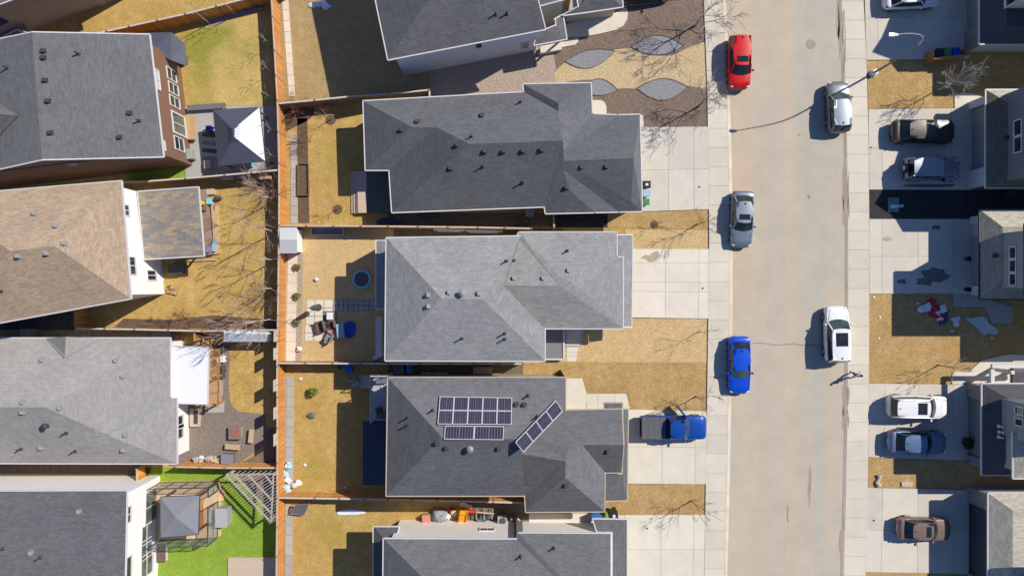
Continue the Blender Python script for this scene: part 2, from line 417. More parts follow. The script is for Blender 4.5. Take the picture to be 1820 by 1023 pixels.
def eye(a, b, up, dn):
    n = 10; top = []; bot = []
    for i in range(n + 1):
        t = i / n; q = math.sin(math.pi * t) ** .9
        top.append((lerp(a[0], b[0], t), lerp(a[1], b[1], t) - up * q)); bot.append((lerp(a[0], b[0], t), lerp(a[1], b[1], t) + dn * q))
    sheet('gravel_bed', top + bot[::-1][1:-1], 0, Y0 + .03, 'grey_gravel')
    mb = MB()
    for e in (top, bot):
        pts = [P(x, y, .06) for x, y in e]
        for p, q in zip(pts, pts[1:]): mb.bar(p, q, .03, .06, 'edging')
    mb.build('garden_edging', label=EYE[len(EYES)], cat='garden edging', group='black edgings of the grey gravel eyes'); EYES.append(1)
EYES = []
EYE = ['black edging around the grey gravel eye nearest the paved side path', 'black edging around the grey gravel eye beneath the tree by the pavement, upper right',
       'black edging around the grey gravel eye tucked against the dark roof corner', 'black edging around the widest grey gravel eye, above the small brown tree']
eye((1004, 109), (1093, 91), 11, 21); eye((1122, 84), (1215, 82), 20, 15); eye((1030, 160), (1098, 160), 20, 10); eye((1133, 158), (1222, 155), 17, 22)
# lawns on the west side of the road
sheet('lawn', [(1080, 372), (1260, 370), (1260.3, 408), (1080, 404)], 0, .03, 'front_lawn')
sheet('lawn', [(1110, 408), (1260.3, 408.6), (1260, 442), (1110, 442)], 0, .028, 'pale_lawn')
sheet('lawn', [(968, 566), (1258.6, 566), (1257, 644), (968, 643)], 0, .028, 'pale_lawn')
sheet('lawn', [(930, 645), (1257, 645), (1256, 730), (1120, 727), (1118, 703), (1112, 698), (1044, 698), (1036, 671), (930, 672)], 0, .03, 'front_lawn')
sheet('lawn', [(1070, 860), (1254.4, 860), (1253.4, 914), (1070, 914)], 0, .03, 'front_lawn')
# back yards
sheet('lawn', [(512, -60), (700, -60), (760, 100), (764, 172), (500, 184)], 0, .008, 'brown_grass')
sheet('lawn', [(500, 186), (700, 176), (720, 400), (500, 400)], 0, .006, 'dry_lawn')
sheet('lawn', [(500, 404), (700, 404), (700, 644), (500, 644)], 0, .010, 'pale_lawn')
sheet('side_path', [(700, 404), (1000, 406), (1000, 424), (700, 424)], 0, .012, 'side_yard')
sheet('side_path', [(690, 378), (1000, 378), (985, 403), (690, 401)], 0, .014, 'side_yard')
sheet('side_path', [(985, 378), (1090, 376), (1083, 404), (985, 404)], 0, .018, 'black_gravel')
sheet('side_path', [(690, 646), (930, 646), (930, 674), (690, 674)], 0, .014, 'side_yard')
sheet('side_path', [(820, 890), (960, 896), (960, 926), (820, 926)], 0, .014, 'side_yard')
# drainage swale of concrete along the back fence
def swale(ys, xs, w, mat, nm='concrete_swale'):
    mb = MB()
    for (y0, y1) in zip(ys, ys[1:]):
        x0, x1 = plx(xs, y0), plx(xs, y1)
        mb.prism(xy([(x0, y0 + .3), (x0 + w, y0 + .3), (x1 + w, y1 - .3), (x1, y1 - .3)]), 0, .05, mat, random.uniform(-.1, .08))
    mb.build(nm, kind='structure')
SX = [(500, -20), (514, 172), (517, 290), (517, 400), (510, 660), (508, 884), (506, 1060)]
swale([-20 + i * 19.2 for i in range(11)], SX, 11, 'pale_concrete')
swale([236 + i * 16.2 for i in range(11)], SX, 12, 'grey_slab')
swale([452 + i * 17.2 for i in range(12)], [(512, 452), (508, 642)], 17, 'pale_concrete')
swale([668 + i * 18 for i in range(12)], SX, 13, 'grey_slab')
swale([896 + i * 18 for i in range(9)], SX, 13, 'grey_slab')
def rockband(name, poly, mat): sheet(name, poly, 0, .022, mat)
rockband('planting_bed', [(528, 210), (546, 210), (550, 396), (530, 396)], 'mulch')
rockband('planting_bed', [(500, 186), (560, 184), (556, 206), (548, 214), (504, 236)], 'mulch')
rockband('planting_bed', [(526, 452), (538, 452), (536, 640), (524, 640)], 'paver')
rockband('planting_bed', [(502, 668), (511, 668), (508, 862), (500, 862)], 'paver')
sheet('planting_bed', [(496, -20), (506, -20), (514, 172), (506, 180)], 0, .018, 'brown_grass')
# raised planter frame behind the low roofed house
mb = MB()
q = [P(530, 291, .2), P(548, 291, .2), P(549, 347, .2), P(530, 347, .2)]
for a, b in zip(q, q[1:] + q[:1]): mb.bar(a, b, .05, .22, 'mulch', .5)
mb.prism([p.xy[:] for p in q], 0, .12, 'mulch')
mb.build('raised_planter', label='long narrow raised planter of dark soil beside the concrete swale', cat='planter')
# west yards
sheet('lawn', [(100, 60), (215, 8), (300, -40), (480, -40), (478, 2), (300, 40), (170, 70)], 0, .006, 'dry_lawn')
sheet('lawn', [(330, 60), (482, 18), (488, 186), (360, 190), (340, 192), (328, 110)], 0, .010, 'greening_lawn')
sheet('patio', [(325, 190), (490, 188), (496, 308), (330, 316)], 0, .03, 'grey_slab')
sheet('lawn', [(225, 300), (336, 298), (336, 318), (225, 322)], 0, .02, 'green_turf')
sheet('lawn', [(135, 340), (495, 318), (495, 584), (135, 584)], 0, .006, 'dry_lawn')
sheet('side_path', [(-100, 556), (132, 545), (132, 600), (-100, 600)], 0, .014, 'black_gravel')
sheet('side_path', [(-100, 585), (320, 588), (320, 612), (-100, 606)], 0, .016, 'side_yard')
sheet('patio', [(300, 610), (410, 612), (410, 700), (412, 722), (424, 732), (472, 736), (470, 790), (420, 826), (300, 828)], 0, .02, 'patio_paver')
cv = cr_smooth([(408, 612), (407, 690), (410, 715), (420, 728), (440, 733)], 5)
sheet('lawn', cv + [(488, 733), (488, 612)], 0, .03, 'dry_lawn')
sheet('planting_bed', [(420, 826), (470, 800), (472, 760), (488, 760), (488, 828)], 0, .026, 'brown_gravel')
sheet('side_path', [(-100, 822), (250, 824), (240, 862), (-100, 862)], 0, .014, 'mulch')
sheet('walkway', [(955, 18), (1006, 12), (1008, 66), (958, 74)], 0, .06, 'grey_slab')
sheet('lawn', [(245, 830), (490, 830), (488, 1080), (280, 1080), (280, 860)], 0, .010, 'green_turf')
# ---- east side
slabs('driveway', [(1535, -60), (1722, -60), (1722, 105), (1540, 107)], [.12, .48, .82], [.55], mat='concrete')
slabs('driveway', [(1543.5, 194), (1728, 192), (1728, 337), (1545, 337)], [.13, .47, .8], [.48], mat='concrete')
slabs('driveway', [(1545.3, 389), (1730, 389), (1730, 522), (1545.3, 522)], [.12, .47, .8], [.5], mat='concrete')
slabs('driveway', [(1544.3, 681), (1722, 683), (1722, 818), (1543.3, 812)], [.16, .5, .85], [.52], mat='concrete')
slabs('driveway', [(1542, 866), (1722, 870), (1722, 1019), (1538.5, 1016)], [.15, .5, .86], [.5], mat='concrete')
sheet('walkway', [(1697, 192), (1697, 170), (1702, 165), (1730, 166), (1745, 172), (1745, 192)], 0, .105, 'pale_concrete')
sheet('walkway', [(1692, 682), (1693, 664), (1698, 660), (1722, 661), (1745, 640), (1790, 630), (1880, 630), (1880, 684)], 0, .10, 'pale_concrete')
sheet('walkway', [(1695, 522), (1740, 522), (1765, 535), (1800, 545), (1800, 575), (1764, 575), (1750, 546), (1695, 545)], 0, .09, 'grey_slab')
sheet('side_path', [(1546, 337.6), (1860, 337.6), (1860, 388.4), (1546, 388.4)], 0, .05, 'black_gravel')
sheet('lawn', [(1540.5, 107.6), (1760, 106), (1860, 90), (1860, 160), (1696, 164), (1696, 191.5), (1543.5, 193)], 0, .03, 'front_lawn')
sheet('lawn', [(1545.3, 522.5), (1694, 522.5), (1694, 547), (1749, 547), (1762, 577), (1860, 577), (1860, 628), (1745, 638), (1720, 659), (1691, 662), (1691, 681), (1544.4, 680.4)], 0, .03, 'front_lawn')
sheet('lawn', [(1543.3, 812.6), (1722, 819), (1860, 830), (1860, 872), (1542, 865.4)], 0, .03, 'front_lawn')
sheet('lawn', [(1538.5, 1016.8), (1860, 1020), (1860, 1100), (1536, 1100)], 0, .03, 'front_lawn')
# worn patches, oil and damp marks on slabs (thin films lying on the concrete)
def splat(name, c, r, mat, z, kind='structure', n=14, j=.3, label=None, cat=None, group=None, th=.003):
    pts = []
    for k in range(n):
        a = 2 * math.pi * k / n; q = 1 + random.uniform(-j, j)
        pts.append((c[0] + r[0] * math.cos(a) * q, c[1] + r[1] * math.sin(a) * q))
    mb = MB(); mb.prism(xy(cr_smooth(pts + pts[:1], 3)[:-1], z), z - .001, z + th, mat)
    return mb.build(name, kind=kind, label=label, cat=cat, group=group)
plain('damp_concrete', (.42, .36, .245), .8, .15, 4); plain('oil_mark', (.17, .16, .16), .7, .2, 5); plain('rust_mark', (.42, .31, .2), .8, .2)
splat('damp_mark', (1157, 458), (15, 6), 'damp_concrete', .114); splat('damp_mark', (1166, 452), (9, 5), 'damp_concrete', .118)
splat('oil_stain', (1664, 490), (26, 16), 'oil_mark', .114, j=.35); splat('oil_stain', (1645, 500), (16, 7), 'oil_mark', .117)
splat('damp_mark', (1576, 424), (9, 4), 'damp_concrete', .114); splat('oil_stain', (1602, 500), (9, 4), 'oil_mark', .114)
splat('oil_stain', (1664, 404), (8, 5), 'oil_mark', .114); splat('tyre_mark', (1660, 330), (50, 3), 'oil_mark', .114)
# road crack
mb = MB(); pts = [(1336, 610), (1352, 609), (1366, 611), (1380, 613), (1393, 612), (1410, 611), (1424, 613), (1445, 613), (1468, 614), (1500, 614)]
for a, b in zip(pts, pts[1:]): mb.bar(P(a[0], a[1], .009), P(b[0], b[1], .009), .035, .006, 'edging')
mb.build('road_crack', kind='structure')
for x, y, rx, ry in [(1439, 862, 2.5, 28), (1437, 350, 3, 4), (1400, 910, 2, 16), (1420, 240, 3, 2)]:
    splat('road_stain', (x, y), (rx, ry), 'kerb_dirt' if 'kerb_dirt' in MATS else plain('kerb_dirt', (.34, .285, .21), .95, .2), .010, j=.5, th=.002)
for y, ln in [(330, 40), (372, 22), (700, 30), (745, 18), (60, 50), (20, 40), (170, 25), (960, 30)]:
    splat('gutter_grit', (plx(ER, y) - 1.5, y), (2.2, ln), plain('grit', (.40, .30, .20), .95, .25, 8), .012, j=.5, th=.003)
for y, ln in [(330, 26), (372, 18), (700, 20), (744, 14), (90, 40), (40, 25)]:
    splat('kerb_grime', (plx(ER, y) + 6.9, y), (1.5, ln), 'kerb_dirt', .119, j=.5, th=.003)
# manhole
t = thing('manhole_cover', 'round iron manhole cover set in the road surface', 'manhole cover', P(1441, 79, .008))
mb = MB(); mb.lathe(P(1441, 79, 0), [(.40, .006), (.40, .014), (.36, .016)], plain('manhole_ring', (.33, .24, .17), .8, .2), 24); mb.build('rim', t)
mb = MB(); mb.lathe(P(1441, 79, 0), [(.33, .01), (.33, .018), (.30, .020), (0.01, .02)], plain('manhole_iron', (.36, .285, .22), .7, .2, 20), 24); mb.build('lid', t)
# ================================================================== houses
shingle('shingle_charcoal', (.112, .112, .118)); shingle('shingle_slate', (.124, .124, .131)); shingle('shingle_mid', (.136, .136, .140))
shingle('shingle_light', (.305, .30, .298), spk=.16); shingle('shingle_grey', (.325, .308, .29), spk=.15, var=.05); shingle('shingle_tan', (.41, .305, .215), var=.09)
shingle('shingle_sand', (.47, .43, .355), var=.1); shingle('shingle_dark', (.10, .10, .11))
shingle('shingle_mottled', (.45, .345, .225), var=.14, bw=.7, rh=.22, tone2=(.195, .20, .215), mort=.6, spk=.12)
shingle('shingle_steel', (.125, .128, .138)); shingle('shingle_clay', (.31, .29, .25), var=.1)
plain('trim_white', (.63, .61, .60), .5, .05); plain('trim_tan', (.50, .40, .31), .5, .1); plain('trim_grey', (.33, .34, .36), .5, .1); plain('trim_dark', (.05, .05, .055), .5, .1)
striped('siding_white', (.88, .86, .83), 'z', .16, .9, .1, .03); striped('siding_cream', (.66, .63, .565), 'z', .16, .88, .1, .04)
striped('siding_brown', (.225, .125, .082), 'z', .16, .86, .1, .06); striped('siding_grey', (.36, .36, .375), 'z', .16, .88, .1, .05)
striped('siding_pale', (.66, .67, .70), 'z', .16, .9, .1, .04); striped('siding_beige', (.46, .40, .325), 'z', .16, .88, .1, .05); striped('siding_blue', (.14, .175, .21), 'x', .4, .8, .06, .05); striped('siding_teal', (.22, .27, .30), 'z', .18, .88, .1, .05)
striped('door_grey', (.25, .25, .24), 'z', .5, .7, .05, .04); striped('door_light', (.46, .46, .50), 'z', .5, .75, .05, .04); striped('door_navy', (.055, .065, .085), 'z', .5, .6, .05, .05)
gravel('stone', [(.34, .335, .34), (.45, .44, .43), (.22, .22, .23)], 5); plain('stucco', (.52, .53, .57), .8, .08)
glassm('glass_dark', (.025, .032, .04)); glassm('glass_green', (.09, .12, .10), .08); glassm('glass_mid', (.11, .12, .13), .1); glassm('glass_pale', (.34, .35, .36), .2)
plain('vent_black', (.05, .052, .058), .6, .1); plain('vent_grey', (.27, .27, .27), .5, .1); plain('metal_pale', (.55, .56, .58), .4, .08, metal=.6)

def ray_wall(px, py, a, b):
    C = Vector((0, 0, HC)); G = P(px, py, 0); d = (b - a); n = Vector((-d.y, d.x, 0))
    den = n.dot(G - C)
    if abs(den) < 1e-6: return None
    t = n.dot(Vector((a.x, a.y, 0)) - C) / den
    p = C + (G - C) * t
    u = (p - Vector((a.x, a.y, 0))).dot(Vector((d.x, d.y, 0))) / (d.x ** 2 + d.y ** 2)
    return u * math.hypot(d.x, d.y), p.z
def inset(pts, d):
    n = len(pts); a = sum(pts[i].x * pts[(i + 1) % n].y - pts[(i + 1) % n].x * pts[i].y for i in range(n))
    if a < 0: pts = pts[::-1]
    out = []
    for i in range(n):
        p0, p1, p2 = pts[i - 1], pts[i], pts[(i + 1) % n]
        d1 = (p1 - p0).normalized(); d2 = (p2 - p1).normalized()
        n1 = Vector((-d1.y, d1.x)); n2 = Vector((-d2.y, d2.x))
        den = 1 + n1.dot(n2)
        if den < .15: out.append(p1 + n1 * d); continue
        out.append(p1 + (n1 + n2) * (d / den))
    return out

PITCH = .74
class House:
    def __init__(s, name, label, cat, px, py, wall, trim='trim_white', group=None):
        s.root = thing(name, label, cat, P(px, py), 0, group); s.wallmat = wall; s.trim = trim; s.faces = []; s.walls = []; s.roofs = None; s.pitch = PITCH
    def roof(s, V, F, mat, name='roof', skip=(), gutter=True, vents=True, gw=.085, tints=None, flat=False):
        """V: name -> (px,py,z); F: vertex-name strings; boundary edges get a gutter or rake board"""
        mb = MB(); cnt = {}
        e0 = min(v[2] for v in V.values()); V = {k: (v[0], v[1], e0 + (v[2] - e0) * (1 if flat else s.pitch)) for k, v in V.items()}
        W = {k: P(*v) for k, v in V.items()}
        for i, f in enumerate(F):
            ks = f.split()
            pts = [W[k] for k in ks]
            nrm = Vector((0, 0, 0))
            for a, b in zip(pts, pts[1:] + pts[:1]): nrm += a.cross(b)
            if nrm.z < 0: ks = ks[::-1]; pts = pts[::-1]
            mb.face(pts, mat, tints[i] if tints else 0)  # sun and shade on each slope are put into its shingle colour
            if vents: s.faces.append([V[k] for k in ks])
            for a, b in zip(ks, ks[1:] + ks[:1]): cnt.setdefault(frozenset((a, b)), []).append((a, b, sum(pts, Vector()) / len(pts)))
        ro = mb.build(name, s.root)
        if gutter:
            g = MB(); sk = [frozenset(e.split()) for e in skip]
            for e, l in cnt.items():
                if len(l) != 1 or e in sk: continue
                a, b, c = W[l[0][0]], W[l[0][1]], l[0][2]
                d = (b - a).normalized(); o = Vector((d.y, -d.x, 0)).normalized() if abs(d.x) + abs(d.y) > 1e-4 else Vector((1, 0, 0))
                if o.dot(c - a) > 0: o = -o
                q = o * .045 - Vector((0, 0, .06))
                g.bar(a + q - d * .04, b + q + d * .04, gw, .14, s.trim)
            if g.v: g.build('gutter', ro)
        if s.roofs is None: s.roofs = ro
        return ro
    def z(s, px, py):
        for f in s.faces:
            ins = False; n = len(f); j = n - 1
            for i in range(n):
                if (f[i][1] > py) != (f[j][1] > py) and px < (f[j][0] - f[i][0]) * (py - f[i][1]) / (f[j][1] - f[i][1]) + f[i][0]: ins = not ins
                j = i
            if ins:
                # best plane through first well-conditioned triple
                best = None
                for i in range(1, n - 1):
                    for k in range(i + 1, n):
                        a, b, c = f[0], f[i], f[k]
                        den = (b[0] - a[0]) * (c[1] - a[1]) - (c[0] - a[0]) * (b[1] - a[1])
                        if best is None or abs(den) > abs(best[0]): best = (den, a, b, c)
                den, a, b, c = best
                if abs(den) < 1e-6: return a[2]
                u = ((px - a[0]) * (c[1] - a[1]) - (c[0] - a[0]) * (py - a[1])) / den
                v = ((b[0] - a[0]) * (py - a[1]) - (px - a[0]) * (b[1] - a[1])) / den
                return a[2] + u * (b[2] - a[2]) + v * (c[2] - a[2])
        return 3.0
    def wall(s, poly, z, d=.4, mat=None, name='wall', z0=0, keep=()):
        pts = [P(x, y, z).xy for x, y in poly]
        ins = inset([Vector(p) for p in pts], d)
        mb = MB(); mb.prism([p[:] for p in ins], z0, z - .03, mat or s.wallmat)
        w = mb.build(name, s.root)
        n = len(ins)
        a = sum(ins[i].x * ins[(i + 1) % n].y - ins[(i + 1) % n].x * ins[i].y for i in range(n))
        if a < 0: ins = ins[::-1]
        for i in range(n): s.walls.append((Vector((*ins[i], 0)), Vector((*ins[(i + 1) % n], 0)), z))
        # corner boards and base line
        return w
    def curtain(s, pts, mat=None, name='wall'):  # made-up step wall: rear blocks stand taller to lengthen their shadows
        mb = MB(); e0 = min(p[2] for p in pts); pts = [(p[0], p[1], e0 + (p[2] - e0) * PITCH) for p in pts]
        for a, b in zip(pts, pts[1:]):
            A, B = P(*a), P(*b); mb.face([(A.x, A.y, 0), (B.x, B.y, 0), B, A], mat or s.wallmat)
        return mb.build(name, s.root)
    def win(s, p1, p2, split=1, rows=1, pane='glass_dark', frame='trim_white', name='window', fw=.08, door=False):
        best = None
        for a, b, z in s.walls:
            d = b - a; n = Vector((d.y, -d.x, 0)).normalized(); mid = (a + b) / 2
            if n.dot(Vector((0, 0, HC)) - Vector((mid.x, mid.y, 0))) <= 0: continue
            r1, r2 = ray_wall(*p1, a, b), ray_wall(*p2, a, b)
            if not r1 or not r2: continue
            L = d.length; u0, u1 = sorted((r1[0], r2[0])); z0, z1 = sorted((r1[1], r2[1]))
            err = max(0, -u0) + max(0, u1 - L) + max(0, -z0) + max(0, z1 - z)
            if u1 - u0 < .12 or z1 - z0 < .12: err += 5
            if best is None or err < best[0]: best = (err, a, d / L, n, u0, u1, z0, z1, L, z)
        if best is None or best[0] > 3: print('win miss', p1, p2, best and best[0]); return
        err, a, d, n, u0, u1, z0, z1, L, zt = best
        if err > .3: print('win loose', round(err, 2), p1, p2)
        u0, u1 = max(.05, u0), min(L - .05, u1); z0, z1 = max(.02, z0), min(zt - .08, z1)
        return s.window(a, d, n, u0, u1, z0, z1, split, rows, pane, frame, name, fw)
    def window(s, a, d, n, u0, u1, z0, z1, split=1, rows=1, pane='glass_dark', frame='trim_white', name='window', fw=.08):
        up = Vector((0, 0, 1)); at = lambda u, z, o: a + d * u + up * z + n * o
        mb = MB()
        for u in (u0, u1): mb.bar(at(u, z0 - fw / 2, .03), at(u, z1 + fw / 2, .03), fw, .07, frame) if False else None
        def fr(ua, ub, za, zb, o=.035, th=.07):
            c = at((ua + ub) / 2, (za + zb) / 2, o); M = Matrix((d, n, up)).transposed()
            mb.box(c, (abs(ub - ua), th, abs(zb - za)), frame, M=M)
        fr(u0 - fw, u0, z0 - fw, z1 + fw); fr(u1, u1 + fw, z0 - fw, z1 + fw); fr(u0, u1, z0 - fw, z0, .045, .09); fr(u0, u1, z1, z1 + fw)
        for i in range(1, split): u = lerp(u0, u1, i / split); fr(u - .035, u + .035, z0, z1, .03, .06)
        for i in range(1, rows): z = lerp(z0, z1, i / rows); fr(u0, u1, z - .03, z + .03, .028, .056)
        f = mb.build(name, s.root)
        pn = MB(); M = Matrix((d, n, up)).transposed()
        for i in range(split):
            for r in range(rows):
                ua, ub = lerp(u0, u1, i / split), lerp(u0, u1, (i + 1) / split); za, zb = lerp(z0, z1, r / rows), lerp(z0, z1, (r + 1) / rows)
                pn.box(at((ua + ub) / 2, (za + zb) / 2, .008), (ub - ua, .016, zb - za), pane, M=M, t=random.uniform(-.3, .3))
        pn.build('pane', f)
        return f
    def vents(s, L, kind='box', mat='vent_black', rz=0.0):
        for x, y in L:
            z = s.z(x, y); c = P(x, y, z); mb = MB()
            if kind == 'box':
                mb.box(c + Vector((0, 0, .09)), (.22, .22, .24), mat, rz); mb.box(c + Vector((0, 0, .2)), (.30, .28, .05), mat, rz, t=.25)
                mb.box(c + Vector((0, 0, .0)), (.36, .36, .05), mat, rz)
                mb.build('roof_vent', s.root)
            elif kind == 'pipe':
                mb.tube([c - Vector((0, 0, .1)), c + Vector((0, 0, .55))], .06, mat, 8); mb.lathe(c, [(.16, -.06), (.14, .04), (.07, .12)], mat, 10)
                mb.build('vent_pipe', s.root)
            else:
                mb.lathe(c, [(.2, -.15), (.16, .15), (.18, .3), (.26, .36), (.26, .44), (.1, .55), (.02, .56)], mat, 14)
                mb.build('chimney_cap', s.root)

# ------------------------------------------------------------------ house C : low dark roof, middle column, second from top
EC = 3.1
h = House('house', 'low hipped house with a row of square vents, below the gravel garden', 'house', 890, 275, 'siding_grey', group='houses along the west side of the street')
h.pitch = 1.2
V = dict(a=(646, 180, EC), b=(932, 164, EC), c=(930, 150, EC), d=(1050, 148, EC), g=(1052, 203, EC), hv=(1098, 205, EC), i=(1137, 204, EC), j=(1141, 375, EC), k=(1100, 376, EC), l=(1057, 377, EC), m=(970, 379, EC), n=(968, 367, EC), o=(697, 377, EC), q=(692, 302, EC), r=(650, 302, EC),
         s=(732, 226, 4.05), t=(775, 226, 4.05), u=(835, 256, 4.8), v=(1000, 250, 4.86), w=(992, 183, 3.85), x=(993, 198, 3.78), y=(1002, 268, 4.63), e=(1126, 281, 4.4), f=(1002, 286, 4.4), jj=(1122, 358, 3.45), z=(1002, 303, 4.14), p=(1012, 337, 3.66))
F = ['a b x v u t s', 'c w x b', 'c d w', 'd g hv y v x w', 'hv i e f y', 'i j jj e', 'f e jj j k z', 'z k l p', 'm p l', 'n p m', 'u v y f z p n o', 't u o q', 's t q r', 'a s r']
h.roof(V, F, 'shingle_steel', tints=[.10, -.22, .08, .12, .04, .10, -.12, .34, -.18, -.15, -.10, -.16, -.12, -.18])  # east slopes painted brighter, south and west slopes painted in shade
h.wall([(646, 180), (932, 164), (930, 150), (1050, 148), (1052, 203), (1137, 204), (1141, 375), (970, 379), (968, 367), (697, 377), (692, 302), (650, 302)], EC)
h.vents([(742, 216), (857, 205), (714, 231), (813, 258), (801, 299), (862, 269), (895, 269), (930, 268), (963, 266), (1034, 297), (1078, 296), (1007, 333)])
h.vents([(838, 243), (925, 182), (858, 296), (929, 324)], 'pipe')
# ------------------------------------------------------------------ house D : pale roof (the middle lot)
EH, EL_ = 5.7, 2.9
h = House('house', 'house with the palest grey hipped roof, beside the whitest driveway at the centre', 'house', 890, 530, 'siding_cream', group='houses along the west side of the street')
V = dict(A=(687, 423, EH), B=(925, 420, EH), Q=(895, 507, 7.45), K=(860, 532, 7.85), J=(785, 530, 7.85), M=(968, 583, EH), N=(968, 641, EH), O=(685, 640, EH))
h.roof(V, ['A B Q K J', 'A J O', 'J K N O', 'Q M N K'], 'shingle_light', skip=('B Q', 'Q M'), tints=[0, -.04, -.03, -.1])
h.wall([(687, 423), (924, 420), (895, 507), (966, 583), (966, 641), (685, 640)], EH, .38)
h.curtain([(925, 420, EH), (895, 507, 7.45), (968, 583, EH)], 'shingle_dark')
V = dict(b=(918, 421, EL_), c=(923, 413, EL_), q=(895, 507, 4.7), x=(993, 507, 4.72), R=(1003, 500, 4.65), pk=(1012, 500, 4.65), d=(1096, 413, EL_), g=(1096, 457, EL_), h=(1107, 457, EL_), i=(1107, 583, EL_), v=(1035, 515, 4.3), m=(968, 583, EL_))
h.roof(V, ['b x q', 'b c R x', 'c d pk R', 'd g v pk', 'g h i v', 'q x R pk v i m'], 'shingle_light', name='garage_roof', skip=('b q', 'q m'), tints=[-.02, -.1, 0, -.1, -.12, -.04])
h.wall([(923, 413), (1096, 413), (1096, 457), (1107, 457), (1107, 583), (966, 583), (960, 480)], EL_, .4, name='garage_wall')
V = dict(a=(1097, 418, 2.72), b=(1124, 418, 2.42), c=(1122, 580, 2.42), d=(1108, 580, 2.7), e=(1108, 457, 2.7), f=(1097, 457, 2.72))
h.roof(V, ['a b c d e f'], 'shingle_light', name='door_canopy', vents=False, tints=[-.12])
h.vents([(762, 524), (762, 544), (799, 519), (852, 521), (914, 494), (966, 494), (1011, 480)], mat='vent_grey')
h.vents([(900, 464), (913, 463), (1008, 446), (821, 601), (897, 592), (897, 602)], 'pipe'); h.vents([(822, 521)], 'cap', 'vent_grey')
# rear balcony under a low canopy
V = dict(a=(669, 428, 3.35), b=(688, 428, 3.5), c=(688, 548, 3.5), d=(669, 548, 3.35))
h.roof(V, ['a b c d'], 'shingle_light', name='balcony', vents=False, tints=[-.1])
h.wall([(669, 428), (700, 428), (700, 548), (669, 548)], 3.3, .06, name='balcony_wall')
mb = MB(); mb.box(P(676, 598, .8), (.5, 3.3, 1.6), 'siding_cream'); mb.build('bay', h.root)
mb = MB(); mb.prism(xy([(969, 585), (1002, 585), (1002, 638), (969, 638)], .45), 0, .45, striped('porch_board', (.20, .205, .215), 'x', .14, .7, .12)); mb.build('porch', h.root)  # stands for a porch roof, set low so the eave's shadow fits
mb = MB(); q = [P(1002, 585, .47), P(1002, 638, .47), P(969, 638, .47)]
for a, b in zip(q, q[1:]): mb.bar(a, b, .12, .12, 'trim_white')
mb.build('porch_edge', h.root)
mb = MB(); mb.prism(xy([(1002.5, 585), (1034, 585), (1030, 614), (1002.5, 614)], .2), 0, .2, 'pale_concrete'); mb.prism(xy([(1034.3, 586), (1038, 586), (1034.5, 613), (1030.8, 613)], .1), 0, .1, 'pale_concrete'); mb.build('porch_step', h.root)
# ------------------------------------------------------------------ house E : solar roof
EH, EL_ = 5.6, 2.8
h = House('house', 'house with dark charcoal roof carrying solar panels, beside the blue pickup', 'house', 890, 780, 'siding_beige', 'trim_tan', group='houses along the west side of the street')
V = dict(A=(690, 671, EH), B=(1005, 671, EH), C=(1005, 729, 6.75), K2=(953, 780, 7.7), K=(905, 780, 7.72), J=(785, 776, 7.7), V=(925, 806, 7.1), M=(933, 880, EH), O=(687, 880, EH))
h.roof(V, ['A B C K2 K J', 'A J O', 'J K K2 V M O'], 'shingle_charcoal', skip=('C K2', 'K2 V', 'V M'), tints=[.5, 0, .12])  # sunlight on the north slope painted into the charcoal
h.wall([(690, 671), (1004, 671), (1003, 729), (925, 806), (931, 880), (687, 880)], EH, .38)
h.curtain([(1005, 671, EH), (1005, 729, 6.75), (953, 780, 7.7), (925, 806, 7.1), (933, 880, EH)], 'shingle_dark')
SOLAR = h
V = dict(c=(1005, 729, EL_), d=(1105, 727, EL_), g=(1108, 790, 4.0), r=(1035, 790, 4.05), s=(1010, 796, 4.2), t=(1005, 819, 4.4), v=(925, 806, 4.3), k=(953, 780, 3.8), i=(1104, 839, 3.0), l=(1075, 839, 3.0), n=(1074, 908, EL_), o=(1005, 848, 4.2), p=(935, 909, EL_), m=(933, 880, EL_))
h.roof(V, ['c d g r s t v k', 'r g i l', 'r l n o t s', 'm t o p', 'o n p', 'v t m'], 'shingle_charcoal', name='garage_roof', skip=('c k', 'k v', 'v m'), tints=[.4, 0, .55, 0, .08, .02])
h.wall([(1003, 729), (1105, 727), (1104, 839), (1075, 839), (1074, 908), (935, 909), (925, 806)], EL_, .4, name='garage_wall')
V = dict(a=(1106, 727, 2.7), b=(1116, 727, 2.42), c=(1114, 888, 2.42), d=(1076, 889, 2.5), e=(1076, 841, 2.7), f=(1105, 841, 2.7))
h.roof(V, ['a b c d e f'], 'shingle_mid', name='door_canopy', vents=False)
V = dict(a=(1074, 716, 2.7), b=(1106, 716, 2.6), c=(1106, 726, 2.72), d=(1074, 726, 2.72))
h.roof(V, ['a b c d'], 'shingle_mid', name='side_canopy', vents=False)
h.vents([(777, 787), (794, 795), (887, 796), (918, 718), (932, 719), (1081, 801), (1006, 861)]); h.vents([(725, 742), (725, 755), (769, 729), (938, 703), (955, 740)], 'pipe'); h.vents([(836, 796)], 'cap', 'vent_grey')
